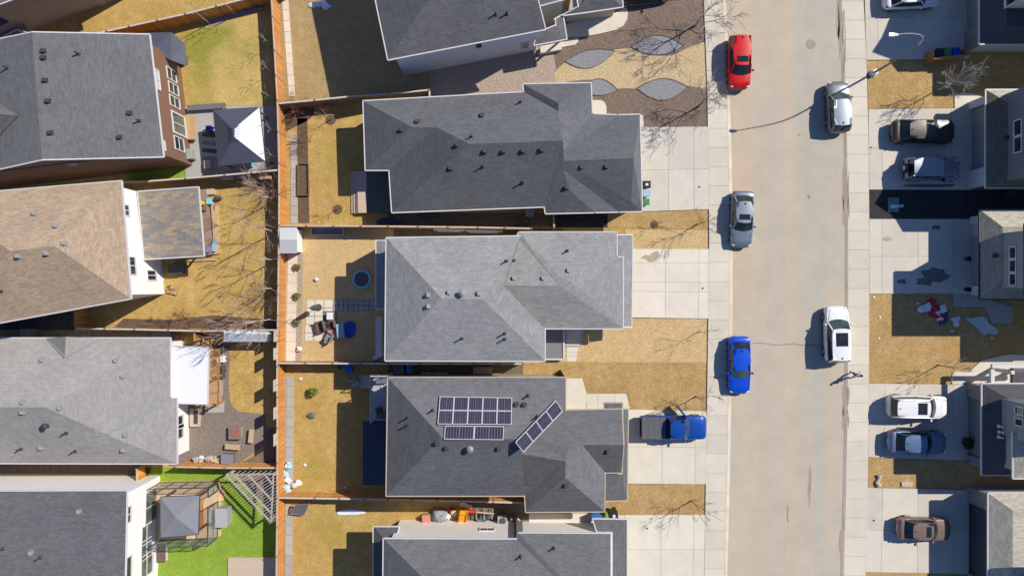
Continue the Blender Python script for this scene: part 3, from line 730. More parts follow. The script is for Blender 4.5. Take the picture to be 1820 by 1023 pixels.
# ------------------------------------------------------------------ house F : bottom, white siding
EH, EL_ = 5.6, 4.0
h = House('house', 'house with bright white side wall and dark roof, at the bottom centre edge', 'house', 880, 1010, 'siding_white', group='houses along the west side of the street')
V = dict(A=(682, 957, EH), B=(918, 958, EH), K=(1028, 1068, 7.7), J=(792, 1066, 7.7), O=(680, 1175, EH), N=(1030, 1175, EH))
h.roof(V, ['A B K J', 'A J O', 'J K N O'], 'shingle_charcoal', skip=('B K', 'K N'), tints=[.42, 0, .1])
h.wall([(682, 957), (918, 958), (1010, 1050), (1020, 1175), (680, 1175)], EH, .38)
h.curtain([(918, 958, EH), (1028, 1068, 7.7), (1030, 1175, EH)], 'shingle_charcoal')
V = dict(b=(918, 957, EL_), c=(922, 947, EL_), d=(1085, 948, EL_), e=(1085, 1075, 6.3), f=(1031, 1075, 6.3), g=(1018, 1075, 6.2))
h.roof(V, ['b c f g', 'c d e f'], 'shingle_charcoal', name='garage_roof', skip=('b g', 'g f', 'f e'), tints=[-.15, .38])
h.wall([(922, 947), (1085, 948), (1085, 1175), (1000, 1175), (921, 960)], EL_, .38, name='garage_wall')
V = dict(a=(1054, 922, 2.62), b=(1114, 923, 2.42), c=(1114, 1090, 2.42), d=(1087, 1090, 2.7), e=(1087, 946, 2.7), f=(1062, 946, 2.75))
h.roof(V, ['a b c d e f'], 'shingle_mid', name='door_canopy', vents=False)
V = dict(a=(664, 936, 3.0), b=(709, 936, 3.0), c=(703, 955, 3.5), d=(683, 957, 3.6), e=(683, 1090, 3.6), f=(664, 1090, 3.0))
h.roof(V, ['a b c d', 'a d e f'], 'shingle_dark', name='balcony_roof', vents=False)
h.vents([(984, 973), (925, 988)], 'pipe')
h.win((854, 938), (877, 943), split=2, pane='glass_dark')
# ------------------------------------------------------------------ house T : top, turned
ET = 5.9
h = House('house', 'turned house with grey side wall and dark roof, at the top centre edge', 'house', 830, 20, 'siding_pale', group='houses along the west side of the street')
V = dict(a=(690, 106, ET), b=(969, 52, ET), c=(921, -173, ET), d=(643, -119, ET), j=(782, -30, 7.8), k=(940, -62, 7.8))
h.roof(V, ['a b k j', 'd a j', 'd j k c'], 'shingle_slate', tints=[-.05, -.1, 0])
h.wall([(690, 106), (969, 52), (921, -173), (643, -119)], ET, .44)
V = dict(a=(959, 10, ET), b=(1012, -4, ET), c=(990, -90, ET), d=(936, -80, ET), e=(985, -45, 6.2), f=(946, -35, 6.2))
h.roof(V, ['a b e f', 'b c e', 'c d f e'], 'shingle_mid', name='wing_roof', skip=('d f', 'f a'), vents=False)
h.wall([(959, 10), (1012, -4), (990, -90), (936, -80)], ET, .3, 'siding_beige', name='wing_wall')
V = dict(a=(1001, 27, 2.95), b=(1043, 21.5, 2.95), c=(1107, 12, 2.9), d=(1097, -70, 2.9), e=(1015, -60, 2.95), f=(1029, 12, 3.35), g=(1060, -25, 4.3))
h.roof(V, ['a b f', 'b c g f', 'c d g', 'd e f g'], 'shingle_mid', name='garage_roof', vents=False)
h.wall([(1001, 27), (1043, 21.5), (1107, 12), (1097, -70), (1015, -60)], 2.92, .38, 'siding_beige', name='garage_wall')
V = dict(a=(950, 80, 2.7), b=(1007, 69, 2.7), c=(1000, 27, 2.8), d=(986, 35, 3.0), e=(987, 46, 3.0), f=(969, 53, 3.1), g=(955, 57, 3.1))
h.roof(V, ['a b c d e f g'], 'shingle_mid', name='porch_roof', vents=False)
mb = MB(); mb.prism(xy([(962, 82), (1000, 74), (998, 88), (958, 95)], .5), 0, .5, 'pale_concrete'); mb.build('porch', h.root)
mb = MB(); mb.tube([P(1003, 66, 0), P(1003, 66, 2.6)], .1, 'trim_white', 6); mb.build('porch_post', h.root)
h.vents([(881, 26), (901, 25)], 'pipe')
h.win((845, 76), (856, 83)); h.win((927, 77), (939, 83), pane='glass_pale')
# ------------------------------------------------------------------ west houses
EA = 5.8
h = House('house', 'brown walled house with plain grey gable roof and white windows, upper left', 'house', 150, 180, 'siding_brown', group='houses on the west side behind the long fence')
V = dict(a=(265, 62, EA), b=(290, 278, EA), c=(75, 283, EA + 2.3), d=(57, 58, EA + 2.3), e=(-165, 104, EA), f=(-140, 330, EA))
h.roof(V, ['a b c d', 'd c f e'], 'shingle_mid', tints=[.12, .08])
h.wall([(265, 62), (290, 278), (-140, 330), (-165, 104)], EA, .35)
mb = MB()
for a, c, b in (((265, 62, EA), (57, 58, EA + 2.3 * PITCH), (-165, 104, EA)), ((290, 278, EA), (75, 283, EA + 2.3 * PITCH), (-140, 330, EA))):
    A, Cc, B = P(*a), P(*c), P(*b); k = Vector((0, .35 * (1 if a[1] > 200 else -1), 0)); dz = Vector((0, 0, .22))
    mb.face([A + k - dz, Cc + k - dz, B + k - dz], 'siding_brown')
mb.build('gable_wall', h.root)
V = dict(p=(33, 205, 7.36), q=(-110, 196, 7.4), r=(-130, 140, 6.35), s=(-45, 155, 6.8), t=(-50, 290, 6.75), u=(-120, 300, 6.3))
h.roof(V, ['p s r q', 'p q u t'], 'shingle_mid', name='dormer_roof', flat=True, gutter=False, vents=False, tints=[.25, -.1])
V = dict(a=(243, 59, 2.9), b=(304, 57.5, 2.9), c=(330, 79, 2.4), d=(332, 118, 2.2), e=(304, 107, 2.9), f=(271, 92, 3.3))
h.roof(V, ['a b e f', 'b c d e'], striped('metal_roof_navy', (.085, .09, .12), 'y', .3, .8, .1, .05, .5), name='lean_to_roof', gutter=False, vents=False)
h.wall([(262, 66), (300, 66), (318, 84), (318, 106), (298, 100)], 2.1, .2, name='lean_to_wall')
h.vents([(78, 103), (78, 91), (81, 143), (86, 180), (90, 236), (231, 201), (213, 244)]); h.vents([(140, 96), (14, 121), (248, 215)], 'pipe')
sheet('porch_floor', [(1800, 652), (1890, 652), (1890, 683), (1800, 683)], 0, .25, 'shingle_dark')  # dark sheet paints the shade lying on the porch floor
for p, q, sp in [((295.5, 119), (313, 147), 2), ((299, 145), (316.5, 171), 2), ((301, 169), (319, 194), 2), ((309, 242), (327, 270), 2)]: h.win(p, q, 1, 2)
h.win((276, 124), (284, 160), 2, pane='glass_pale'); h.win((287.5, 250), (293, 267), 1, pane='glass_pale')
h.win((305, 199), (330, 243), 2, pane='glass_green', name='door', fw=.14)
h.win((100, 285), (136, 292), 2); h.win((20, 291), (54, 299), 2)
mb = MB(); mb.box(P(338, 227, .45), (.95, 2.0, .14), striped('deck_wood', (.52, .335, .165), 'x', .14, .6, .1, .1)); mb.box(P(338, 229, .2), (.8, 1.9, .4), 'deck_wood'); mb.build('door_step', h.root)
# B
EB = 6.0
h = House('house', 'white walled house with wide tan hipped roof and mottled porch, middle left', 'house', 100, 440, 'siding_cream', group='houses on the west side behind the long fence')
V = dict(a=(215, 322, EB), b=(232, 530, EB), c=(-105, 592, EB), d=(-118, 350, EB), k=(97, 437, 8.3), j=(18, 446, 8.3))
h.roof(V, ['d a k j', 'a b k', 'b c j k', 'c d j'], 'shingle_tan', tints=[.05, -.03, -.08, -.1])
h.wall([(215, 322), (232, 530), (-105, 592), (-118, 350)], EB, .35, 'siding_white')
V = dict(a=(245, 341, 3.45), b=(352, 333, 3.45), c=(362, 454, 3.0), d=(257, 460, 3.0))
h.roof(V, ['a b c d'], 'shingle_mottled', name='porch_roof', vents=False)
mb = MB()
for x, y in ((343, 341), (352, 395), (357, 446)): mb.tube([P(x, y, 0), P(x - (x - 910) * .003, y, 2.95)], .09, 'trim_white', 6)
mb.build('porch_post', h.root)
h.vents([(62, 379), (101, 401), (115, 432), (84, 450), (33, 455), (60, 378)][:5], mat='vent_grey'); h.vents([(3, 517)], 'pipe')
h.win((218, 364), (229, 383), 2); h.win((229, 457), (241, 487), 2); h.win((261, 481), (277, 497), 2); h.win((292, 467), (302, 498), 1, name='door')
# L3
E3 = 3.05
h = House('house', 'low house with light grey hipped roof and white patio cover, left below the middle', 'house', 130, 715, 'siding_white', group='houses on the west side behind the long fence')
V = dict(z=(-110, 601, E3), a=(302, 601, E3), b=(302, 708, E3), c=(314, 708, E3), d=(314, 823, E3), e=(-110, 822, E3), f=(200, 775, 4.02), g=(190, 772, 4.1), k=(80, 723, 5.25), j=(-110, 723, 5.25))
h.roof(V, ['z a k j', 'a b g k', 'b c d f g', 'e d f g k j'], 'shingle_grey', tints=[.12, .02, .06, -.02])
h.wall([(-110, 601), (302, 601), (302, 708), (314, 708), (314, 823), (-110, 822)], E3, .38)
V = dict(p=(83, 600.5, E3 + .05), q=(117, 598, 3.72), r=(178, 600.5, E3 + .05), s=(115, 634, 3.72))
h.roof(V, ['p q s', 'q r s'], 'shingle_grey', name='gable_roof', gutter=False, vents=False, tints=[-.25, .1])
for a, b in (((83, 601, 3.08), (115, 634, 3.62)), ((178, 601, 3.08), (115, 634, 3.62)), ((302, 708, 3.05), (190, 772, 3.88))):
    mb = MB(); mb.bar(P(*a), P(*b), .16, .03, 'metal_pale'); mb.build('valley_flashing', h.root)
V = dict(a=(301, 616, 2.75), b=(370, 618, 2.6), c=(368, 717, 2.6), d=(302, 715, 2.75))
h.roof(V, ['a b c d'], plain('white_sheet', (.80, .80, .82), .45, .03), name='patio_cover', vents=False)
mb = MB()
for x, y in ((366, 622), (364, 714)): mb.tube([P(x, y, 0), P(x, y, 2.6)], .08, 'trim_white', 6)
mb.build('cover_post', h.root)
h.vents([(76, 639), (207, 640), (220, 668), (107, 724), (42, 714), (41, 732), (224, 772), (220, 799), (74, 795)], mat='vent_grey'); h.vents([(118, 769), (38, 797), (134, 801)], 'pipe'); h.vents([(84, 756)], 'cap')
h.win((314, 741), (324, 758), 1); h.win((314, 757), (324, 775), 1)
# L4
E4 = 5.9
h = House('house', 'white house with plain dark grey roof overlooking the bright green yard, lower left', 'house', 110, 950, 'siding_white', group='houses on the west side behind the long fence')
V = dict(a=(-120, 873, E4), b=(225, 872, E4), c=(221, 1062, 8.0), d=(217, 1250, E4), e=(-120, 1250, E4), f=(-120, 1062, 8.0))
h.roof(V, ['a b c f', 'f c d e'], 'shingle_slate', tints=[.1, .05])
h.wall([(-120, 873), (225, 872), (217, 1250), (-120, 1250)], E4, .38)
h.vents([(141, 908), (56, 981)], mat='vent_grey'); h.vents([(6, 974), (72, 990)], 'pipe')
h.win((259, 877), (280, 917), 2, pane='glass_green', name='door', fw=.12); h.win((252, 938), (269, 957), 1, 2, pane='glass_mid'); h.win((251, 965), (269, 983), 1, 2, pane='glass_mid'); h.win((251, 991), (270, 1013), 1, 2, pane='glass_mid')
h.win((225, 902), (231, 925), 2); h.win((223, 993), (232, 1023), 1)
# TL
h = House('house', 'grey walled house at the very corner of the picture, upper left', 'house', 100, -60, 'siding_grey', group='houses on the west side behind the long fence')
def gp(l, z): return [((x - CX) / (1 - z / HC) + CX, (y - CY) / (1 - z / HC) + CY) for x, y in l]
foot = [(48, 58), (244, -14), (205, -145), (8, -75)]
eav = gp([(46, 68), (254, -8), (210, -155), (0, -82)], 5.6)
V = dict(a=(*eav[0], 5.6), b=(*eav[1], 5.6), c=(*eav[2], 5.6), d=(*eav[3], 5.6)); mid = lambda p, q, z: ((p[0] + q[0]) / 2, (p[1] + q[1]) / 2, z)
m1 = mid(V['a'], V['d'], 7); m2 = mid(V['b'], V['c'], 7)
V['j'] = (lerp(m1[0], m2[0], .3), lerp(m1[1], m2[1], .3), 7.2); V['k'] = (lerp(m1[0], m2[0], .7), lerp(m1[1], m2[1], .7), 7.2)
h.roof(V, ['a b k j', 'b c k', 'c d j k', 'd a j'], 'shingle_mid', vents=False)
h.wall([v[:2] for v in (V['a'], V['b'], V['c'], V['d'])], 5.6, .4)
h.win((172, 2), (205, 20), 2); h.win((110, 8), (136, 24), 1, pane='glass_pale', frame='siding_grey')
V = dict(a=(-30, 43, 2.6), b=(20, 20, 2.7), c=(28, 33, 2.3), d=(-20, 58, 2.3))
h.roof(V, ['a b c d'], 'metal_roof_navy', name='bay_roof', vents=False, gutter=False)
h.wall([(-30, 43), (24, 18), (30, 34), (-20, 58)], 2.3, .05, 'trim_grey', name='bay_wall')
mb = MB(); mb.prism(xy([(-20, 70), (44, 44), (50, 62), (-10, 86)], 1.4), 1.2, 1.4, striped('deck_grey', (.20, .21, .22), 'x', .14, .7, .12)); mb.build('deck', h.root)
mb = MB(); q = [P(-12, 74, 2.2), P(8, 64, 2.2), P(30, 53, 2.2), P(46, 57, 2.2)]
for a in q: mb.tube([(a.x, a.y, 1.4), a], .03, 'trim_white', 5)
for a, b in zip(q, q[1:]): mb.bar(a, b, .05, .05, 'trim_white'); mb.bar(a - Vector((0, 0, .7)), b - Vector((0, 0, .7)), .04, .04, 'trim_white')
mb.build('railing', h.root)

# ------------------------------------------------------------------ east houses: garage front with a skirt roof, tall upper storey behind
def east_house(label, low, gx, door, upper, roofm, wallm, lowm=None, lowt=0.0, doorm='door_grey', pillar='stucco', trimm='trim_white', wins=(), low_z=(2.8, 4.1)):
    """low: (px eave x, y0, y1); gx: garage face ground px; door: (y0,y1) ground px; upper: list of dict(x,y0,y1 ground px, eave, peak, type, xr)"""
    h = House('house', label, 'house', gx + 30, (door[0] + door[1]) / 2, wallm, trimm, group='houses along the east side of the street')
    ex, y0, y1 = low[:3]; tx = low[3] if len(low) > 3 else ex + 46
    R = 60
    V = dict(a=(ex, y0, low_z[0]), b=(ex, y1, low_z[0]), c=(ex + 170, y1, low_z[0]), d=(ex + 170, y0, low_z[0]), e=(tx, y0 + 30, low_z[1]), f=(tx, y1 - 30, low_z[1]), g=(ex + 170, y1 - 30, low_z[1]), i=(ex + 170, y0 + 30, low_z[1]))
    h.roof(V, ['a b f e', 'b c g f', 'a e i d', 'e f g i'], lowm or roofm, name='garage_roof', skip=('e f', 'f g', 'e i', 'd i', 'c g'), tints=[lowt, lowt, 0, lowt])  # shade painted into every face but the north slope
    # garage walls, with the door recessed between two piers
    yg0 = (y0 - CY) * (1 - low_z[0] / HC) + CY + 6; yg1 = (y1 - CY) * (1 - low_z[0] / HC) + CY - 6
    mb = MB(); mb.prism(xy([(gx + 8, yg0), (gx + 170, yg0), (gx + 170, yg1), (gx + 8, yg1)]), 0, low_z[0] - .04, wallm); mb.build('garage_wall', h.root)
    for ya, yb in ((yg0, door[0]), (door[1], yg1)):
        mb = MB(); mb.prism(xy([(gx, ya), (gx + 8.2, ya), (gx + 8.2, yb), (gx, yb)]), 0, low_z[0] - .06, pillar); mb.build('pier', h.root)
    mb = MB(); A = P(gx + 5.5, door[0], 0); B = P(gx + 5.5, door[1], 0)
    mb.box(((A + B) / 2) + Vector((.06, 0, 1.2)), (.12, abs(A.y - B.y), 2.4), doorm); mb.build('garage_door', h.root)
    mb = MB(); mb.box(((A + B) / 2) + Vector((-.02, 0, 2.56)), (.28, abs(A.y - B.y), .32), trimm); mb.build('door_header', h.root)
    for u in upper:  # upper blocks lie mostly out of frame, shaped and added for their shadows
        x, a, b, ez, pz = u['x'], u['y0'], u['y1'], u['eave'], u['peak']; o = 9
        xr = u.get('xr', x + 260)
        mb = MB(); mb.prism(xy([(x, a), (xr, a), (xr, b), (x, b)]), 0, ez - .04, u.get('wall', wallm)); mb.build('upper_wall', h.root)
        h.walls.append((P(x, a), P(x, b), ez)); h.walls.append((P(x, b), P(xr, b), ez)); h.walls.append((P(xr, a), P(x, a), ez))
        up = lambda px, py, z: ((px - CX) / (1 - z / HC) + CX, (py - CY) / (1 - z / HC) + CY, z)
        mid = (a + b) / 2
        if u['type'] == 'gable':
            V = dict(a=up(x - o, a - o, ez), b=up(x - o, b + o, ez), p=up(x - o, mid, pz), q=up(xr, mid, pz), c=up(xr, b + o, ez), d=up(xr, a - o, ez))
            h.roof(V, ['a p q d', 'b c q p'], roofm, vents=False)
            mb = MB(); k = .1; mb.face([P(x, a, 0) + Vector((0, 0, ez - .05)), P(x, b, 0) + Vector((0, 0, ez - .05)), P(x, mid, 0) + Vector((0, 0, pz - .35))], u.get('wall', wallm)); mb.build('gable_wall', h.root)
        else:
            hh = (b - a + 2 * o) / 2
            V = dict(a=up(x - o, a - o, ez), b=up(x - o, b + o, ez), p=up(x - o + hh, mid, pz), q=up(max(x + hh, xr - hh), mid, pz), c=up(xr, b + o, ez), d=up(xr, a - o, ez))
            h.roof(V, ['a p q d', 'b c q p', 'a b p', 'c d q'], roofm, vents=False)
    for w in wins: h.win(*w[:2], *w[2:])
    return h
east_house('house with stone pier beside the orange bin store, top right edge', (1742, -70, 78, 1790), 1712, (-40, 60), [dict(x=1731, y0=-64, y1=46, eave=6.5, peak=9.8, type='gable'), dict(x=1804, y0=46, y1=84, eave=7.0, peak=7.8, type='hip')], 'shingle_dark', 'siding_cream', pillar='stone', wins=[((1790, -8), (1806, 14))])
h = east_house('house with broad grey garage door behind the black sedan, upper right edge', (1753, 160, 333, 1806), 1720, (196, 304), [dict(x=1740, y0=186, y1=330, eave=6.6, peak=9.9, type='gable', wall='siding_blue')], 'shingle_sand', 'siding_blue', lowt=-.68, wins=[((1804, 216), (1816, 238)), ((1804, 246), (1816, 268))])  # garage roof carries painted shade, its north face stays light
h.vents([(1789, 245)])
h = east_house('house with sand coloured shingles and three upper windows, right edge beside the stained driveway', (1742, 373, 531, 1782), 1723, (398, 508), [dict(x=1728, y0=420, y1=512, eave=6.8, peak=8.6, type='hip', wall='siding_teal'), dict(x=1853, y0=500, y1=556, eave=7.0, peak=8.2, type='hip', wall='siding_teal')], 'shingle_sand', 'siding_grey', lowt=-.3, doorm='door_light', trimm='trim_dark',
    wins=[((1796, 440), (1806, 458)), ((1796, 463), (1806, 482)), ((1796, 487), (1806, 506))])
h.vents([(1768, 454)])
h = east_house('house with dark skirt roof and a round bush by its garage, lower right edge', (1746, 682, 843, 1800), 1716, (705, 806), [dict(x=1731, y0=697, y1=757, eave=6.8, peak=8.2, type='hip', wall='siding_teal'), dict(x=1736, y0=757, y1=812, eave=5.0, peak=6.2, type='hip')], 'shingle_sand', 'siding_grey', doorm='door_grey', pillar='stone', lowm='shingle_dark',  # skirt roof takes dark shingles to put its shade into the colour
    wins=[((1806, 722), (1818, 737)), ((1806, 743), (1818, 757))])
h.vents([(1776, 757), (1777, 767), (1776, 776)], 'pipe', 'trim_white')
# porch of that house, white columns and rail
for x in (1762, 1800):
    mb = MB(); a = P(x, 655, 0); mb.box(a + Vector((0, 0, 1.3)), (.28, .28, 2.6), 'trim_white'); mb.build('porch_column', h.root)
mb = MB(); mb.bar(P(1762, 650, 2.65), P(1880, 650, 2.65), .3, .25, 'trim_white'); mb.bar(P(1763, 656, 2.6), P(1763, 684, 2.6), .3, .25, 'trim_white'); mb.build('porch_beam', h.root)
mb = MB(); mb.bar(P(1800, 642, 1.0), P(1880, 640, 1.0), .08, .1, 'trim_white'); mb.build('railing', h.root)
h = east_house('house with white trimmed dark garage door, bottom right corner', (1757, 876, 1085, 1800), 1718, (890, 1016), [dict(x=1780, y0=962, y1=1110, eave=6.2, peak=10.0, type='gable')], 'shingle_sand', 'siding_grey', doorm='door_navy', pillar='stone', low_z=(3.2, 4.3))
# wall lanterns of the garage with sand coloured shingles are fixed to its piers
mb = MB(); plain('lantern_black', (.012, .012, .014), .4, .1)
for y in (460, 514):
    mb = MB(); c = P(1719, y, 1.9); mb.box(c, (.28, .28, .4), 'lantern_black'); mb.box(c + Vector((0, 0, .24)), (.38, .38, .06), 'lantern_black'); mb.box(c + Vector((.2, 0, -.1)), (.25, .08, .08), 'lantern_black')
    mb.build('wall_lantern', label='black lantern on the upper side of the light garage door by the stained driveway' if y == 460 else 'black lantern on the lower side of the light garage door by the stained driveway', cat='lantern', group='lanterns beside the light garage door')
# solar panels on house E
plain('panel_frame', (.52, .51, .54), .4, .05)
def panel_mat():
    m, nt, bs = newmat('solar_cell')
    a = nd(nt, 'ShaderNodeAttribute', attribute_name='tint')
    p = posn(nt); f = noise(nt, p, 3, 3)
    lk(nt, tint(nt, mixc(nt, f, (.028, .022, .045), (.045, .036, .065))), bs.inputs['Base Color']); bs.inputs['Roughness'].default_value = .25; bs.inputs['Specular IOR Level'].default_value = .4
    MATS['solar_cell'] = m
panel_mat(); plain('solar_line', (.22, .22, .27), .4, .1)
SOLN = []
def solar(c00, c10, c11, c01, nu, nv, label, cells=(6, 10), z=None):
    q = [P(x, y, (z(x, y) if z else SOLAR.z(x, y)) + .14) for x, y in (c00, c10, c11, c01)]
    for i in range(nu):
        for j in range(nv):
            def at(u, v, o=0.0):
                U = (i + .015 + u * .97) / nu; Vv = (j + .015 + v * .97) / nv
                p = (q[0] * (1 - U) + q[1] * U) * (1 - Vv) + (q[3] * (1 - U) + q[2] * U) * Vv
                return p + Vector((0, 0, o))
            t = thing('solar_panel', label(i, j), 'solar panel', at(.5, .5), 0, 'solar panels on the charcoal roof')
            mb = MB()
            for (a, b) in (((0, 0), (1, 0)), ((1, 0), (1, 1)), ((1, 1), (0, 1)), ((0, 1), (0, 0))): mb.bar(at(*a), at(*b), .06, .06, 'panel_frame')
            mb.build('frame', t)
            mb = MB(); mb.face([at(0, 0), at(1, 0), at(1, 1), at(0, 1)], 'solar_cell', random.uniform(-.1, .1))
            for k in range(1, cells[0]): u = k / cells[0]; w = .006 if k * 2 != cells[0] else .012; mb.face([at(u - w, 0, .004), at(u + w, 0, .004), at(u + w, 1, .004), at(u - w, 1, .004)], 'solar_line')
            for k in range(1, cells[1]): v = k / cells[1]; w = .004; mb.face([at(0, v - w, .006), at(1, v - w, .006), at(1, v + w, .006), at(0, v + w, .006)], 'solar_line')
            mb.build('cells', t)
ORD = ['first', 'second', 'third', 'fourth', 'fifth']
solar((782, 704), (910, 706), (909, 754), (778, 753), 5, 2, lambda i, j: f'dark solar panel, {ORD[i]} from the left in the {"upper" if j == 0 else "lower"} row of the big block')
solar((791, 756), (896, 757), (895, 781), (789, 780), 2, 1, lambda i, j: f'long dark solar panel, {"left" if i == 0 else "right"} of the pair below the big block', cells=(10, 6))
solar((988, 711), (1000, 730), (930, 803), (916, 785), 1, 4, lambda i, j: f'slanted dark solar panel by the pale valley, {ORD[j]} from its upper end', cells=(6, 8), z=lambda x, y: 5.6 + .0155 * (y - 671))
# ================================================================== fences
striped('fence_orange', (.72, .31, .075), 'y', .145, .6, .1, .16); striped('fence_orange_x', (.66, .29, .08), 'x', .145, .55, .1, .16)
striped('fence_brown', (.30, .19, .115), 'x', .145, .55, .1, .15); striped('fence_grey', (.35, .29, .24), 'x', .145, .6, .1, .12)
plain('fence_cap', (.56, .42, .30), .7, .12); plain('fence_cap_pale', (.56, .50, .43), .7, .1); plain('post_wood', (.42, .215, .085), .7, .15); plain('post_dark', (.25, .17, .11), .7, .15)
def fence(label, pts, mat, cap, rails=0, post='post_wood', H=1.75, every=2.4, group='wooden fences between the yards', grey_to=None):
    """pts: map px of the cap line, seen at height H"""
    w = [P(x, y, H) for x, y in pts]
    t = thing('fence', label, 'fence', (w[0].x, w[0].y, 0), 0, group)
    mb = MB(); ct = MB(); rl = MB(); up = Vector((0, 0, 1)); posts = []
    for a, b in zip(w, w[1:]):
        d = Vector((b.x - a.x, b.y - a.y, 0)); L = d.length; d /= L; n = Vector((-d.y, d.x, 0)); k = max(1, int(L / .148))
        for i in range(k):
            c = Vector((a.x, a.y, 0)) + d * (L * (i + .5) / k)
            mb.box(c + up * (H / 2 - .03 + random.uniform(-.01, .01)), (L / k - .012, .022, H - .1), mat, math.atan2(d.y, d.x), t=random.uniform(-.22, .18))
        ct.bar(a, b, .13, .045, cap)
        for z in (.3, .9, 1.5):
            for sgn in (-1, 1) if rails == 2 else ((1,) if rails == 1 else (-1,)):
                o = n * .035 * sgn
                rl.bar(Vector((a.x, a.y, z)) + o, Vector((b.x, b.y, z)) + o, .05, .09, post, t=.1)
        m = max(1, round(L / every))
        posts += [(Vector((a.x, a.y, 0)) + d * (L * i / m), math.atan2(d.y, d.x), n) for i in range(m + (b is w[-1]))]
    mb.build('boards', t); ct.build('top_rail', t); rl.build('cross_rail', t)
    p0 = MB(); p0.box((0, 0, H / 2 + .03), (.1, .1, H + .06), post); p0.box((0, 0, H + .08), (.13, .13, .05), 'post_dark')
    first = None
    for c, rz, n in posts[:100]:
        o = p0.build('post', t, world=False) if first is None else first.copy()
        if first is None: first = o
        else: COL.objects.link(o); o.parent = t
        o.location = c - t.location; o.rotation_euler = (0, 0, rz)
    return t
MAIN = [(481, -30), (488, 90), (493, 178), (496, 290), (496, 400), (494, 560), (492.5, 650), (493, 760), (493, 884), (491, 1040)]
fence('long orange wooden fence running down the whole back line of the yards', MAIN, 'fence_orange', 'fence_cap', 2, every=2.45, H=1.85)
fence('slanting orange fence behind the sapling bed at the upper left', [(150, 64), (230, 47), (330, 25), (440, -3), (500, -18)], 'fence_orange_x', 'fence_cap_pale', 1)
fence('brown fence between the metal gazebo yard and the birch yard', [(216, 324), (262, 322), (330, 317), (400, 311), (496, 302)], 'fence_brown', 'fence_cap_pale')
fence('fence along the shrub bed between the birch yard and the grey shed', [(134, 583), (240, 585), (360, 588), (493, 586)], 'fence_brown', 'fence_cap_pale')
fence('orange fence between the brick fire pit patio and the green yard', [(312, 829), (400, 831), (491, 831)], 'fence_orange_x', 'fence_cap', 2)
fence('half grey half orange fence beneath the top house', [(495, 184), (560, 178), (619, 172), (690, 167), (763, 160), (764, 176)], 'fence_brown', 'fence_cap_pale')
fence('fence behind the grey garden shed, above the pale middle yard', [(497, 401), (690, 402), (850, 404), (945, 406)], 'fence_grey', 'fence_cap')
fence('fence along the lower side of the pale middle yard', [(494, 645), (690, 646), (800, 646), (930, 646)], 'fence_brown', 'fence_cap_pale')
fence('fence under the solar roofed house, above the orange slide', [(494, 884), (560, 885), (690, 887), (820, 890), (935, 893)], 'fence_orange_x', 'fence_cap_pale', 2)
fence('short gate fence beside the tan roofed house', [(132, 545), (134, 583)], 'fence_orange', 'post_wood')
fence('short gate fence beside the white house at the green yard', [(243, 832), (244, 860)], 'fence_orange', 'fence_cap')
fence('small side gate between the dark roofed house and the pale lot', [(984, 380), (985, 404)], 'fence_grey', 'fence_cap_pale')
# pale privacy screens fixed on top of the long fence
scr = [('first', 596), ('second', 628), ('third', 684), ('fourth', 733), ('fifth', 780)]
for nm, y in scr:
    x = plx([(a[1], a[0]) for a in []] or [(0, 0)], 0) if False else [lerp(a[0], b[0], (y - a[1]) / (b[1] - a[1])) for a, b in zip(MAIN, MAIN[1:]) if a[1] <= y <= b[1]][0]
    mb = MB(); c = P(x - 3, y, 2.25); mb.box(c, (.05, .95, .95), 'fence_cap_pale')
    for k in range(7): mb.box(c + Vector((-.03, -.42 + k * .14, 0)), (.02, .03, .95), 'fence_cap')
    mb.box(c + Vector((.03, 0, -.5)), (.06, .06, 1.1), 'post_wood')
    mb.build('privacy_screen', label=f'pale square screen standing above the long fence, {nm} from the top', cat='screen', group='pale screens on the long fence')

# ================================================================== cars
def paint(name, c, metal=.25, rough=.36):
    return plain('paint_' + name, c, rough, .03, 2, metal, .4, .2)
plain('tyre', (.02, .02, .021), .85, .1); plain('rim', (.45, .45, .46), .3, .05, metal=.7); plain('car_black', (.018, .018, .02), .45, .1)
glassm('car_glass', (.018, .024, .028), .04); glassm('car_glass_green', (.05, .075, .07), .06); plain('head_lamp', (.75, .77, .8), .15, .03, coat=1); plain('tail_lamp', (.42, .02, .02), .2, .05, coat=1); plain('plate', (.6, .6, .58), .4, .05); plain('rail_metal', (.5, .5, .52), .3, .05, metal=.8)

def loft(mb, secs, mat, close=True):
    """secs: list of rings of equal length"""
    n = len(secs[0]); vs = [p for r in secs for p in r]; fs = []
    for i in range(len(secs) - 1):
        for k in range(n if close else n - 1):
            k2 = (k + 1) % n; fs.append((i * n + k, i * n + k2, (i + 1) * n + k2, (i + 1) * n + k))
    if close: fs.append(tuple(range(n))[::-1]); fs.append(tuple((len(secs) - 1) * n + k for k in range(n)))
    mb.raw(vs, fs, mat)

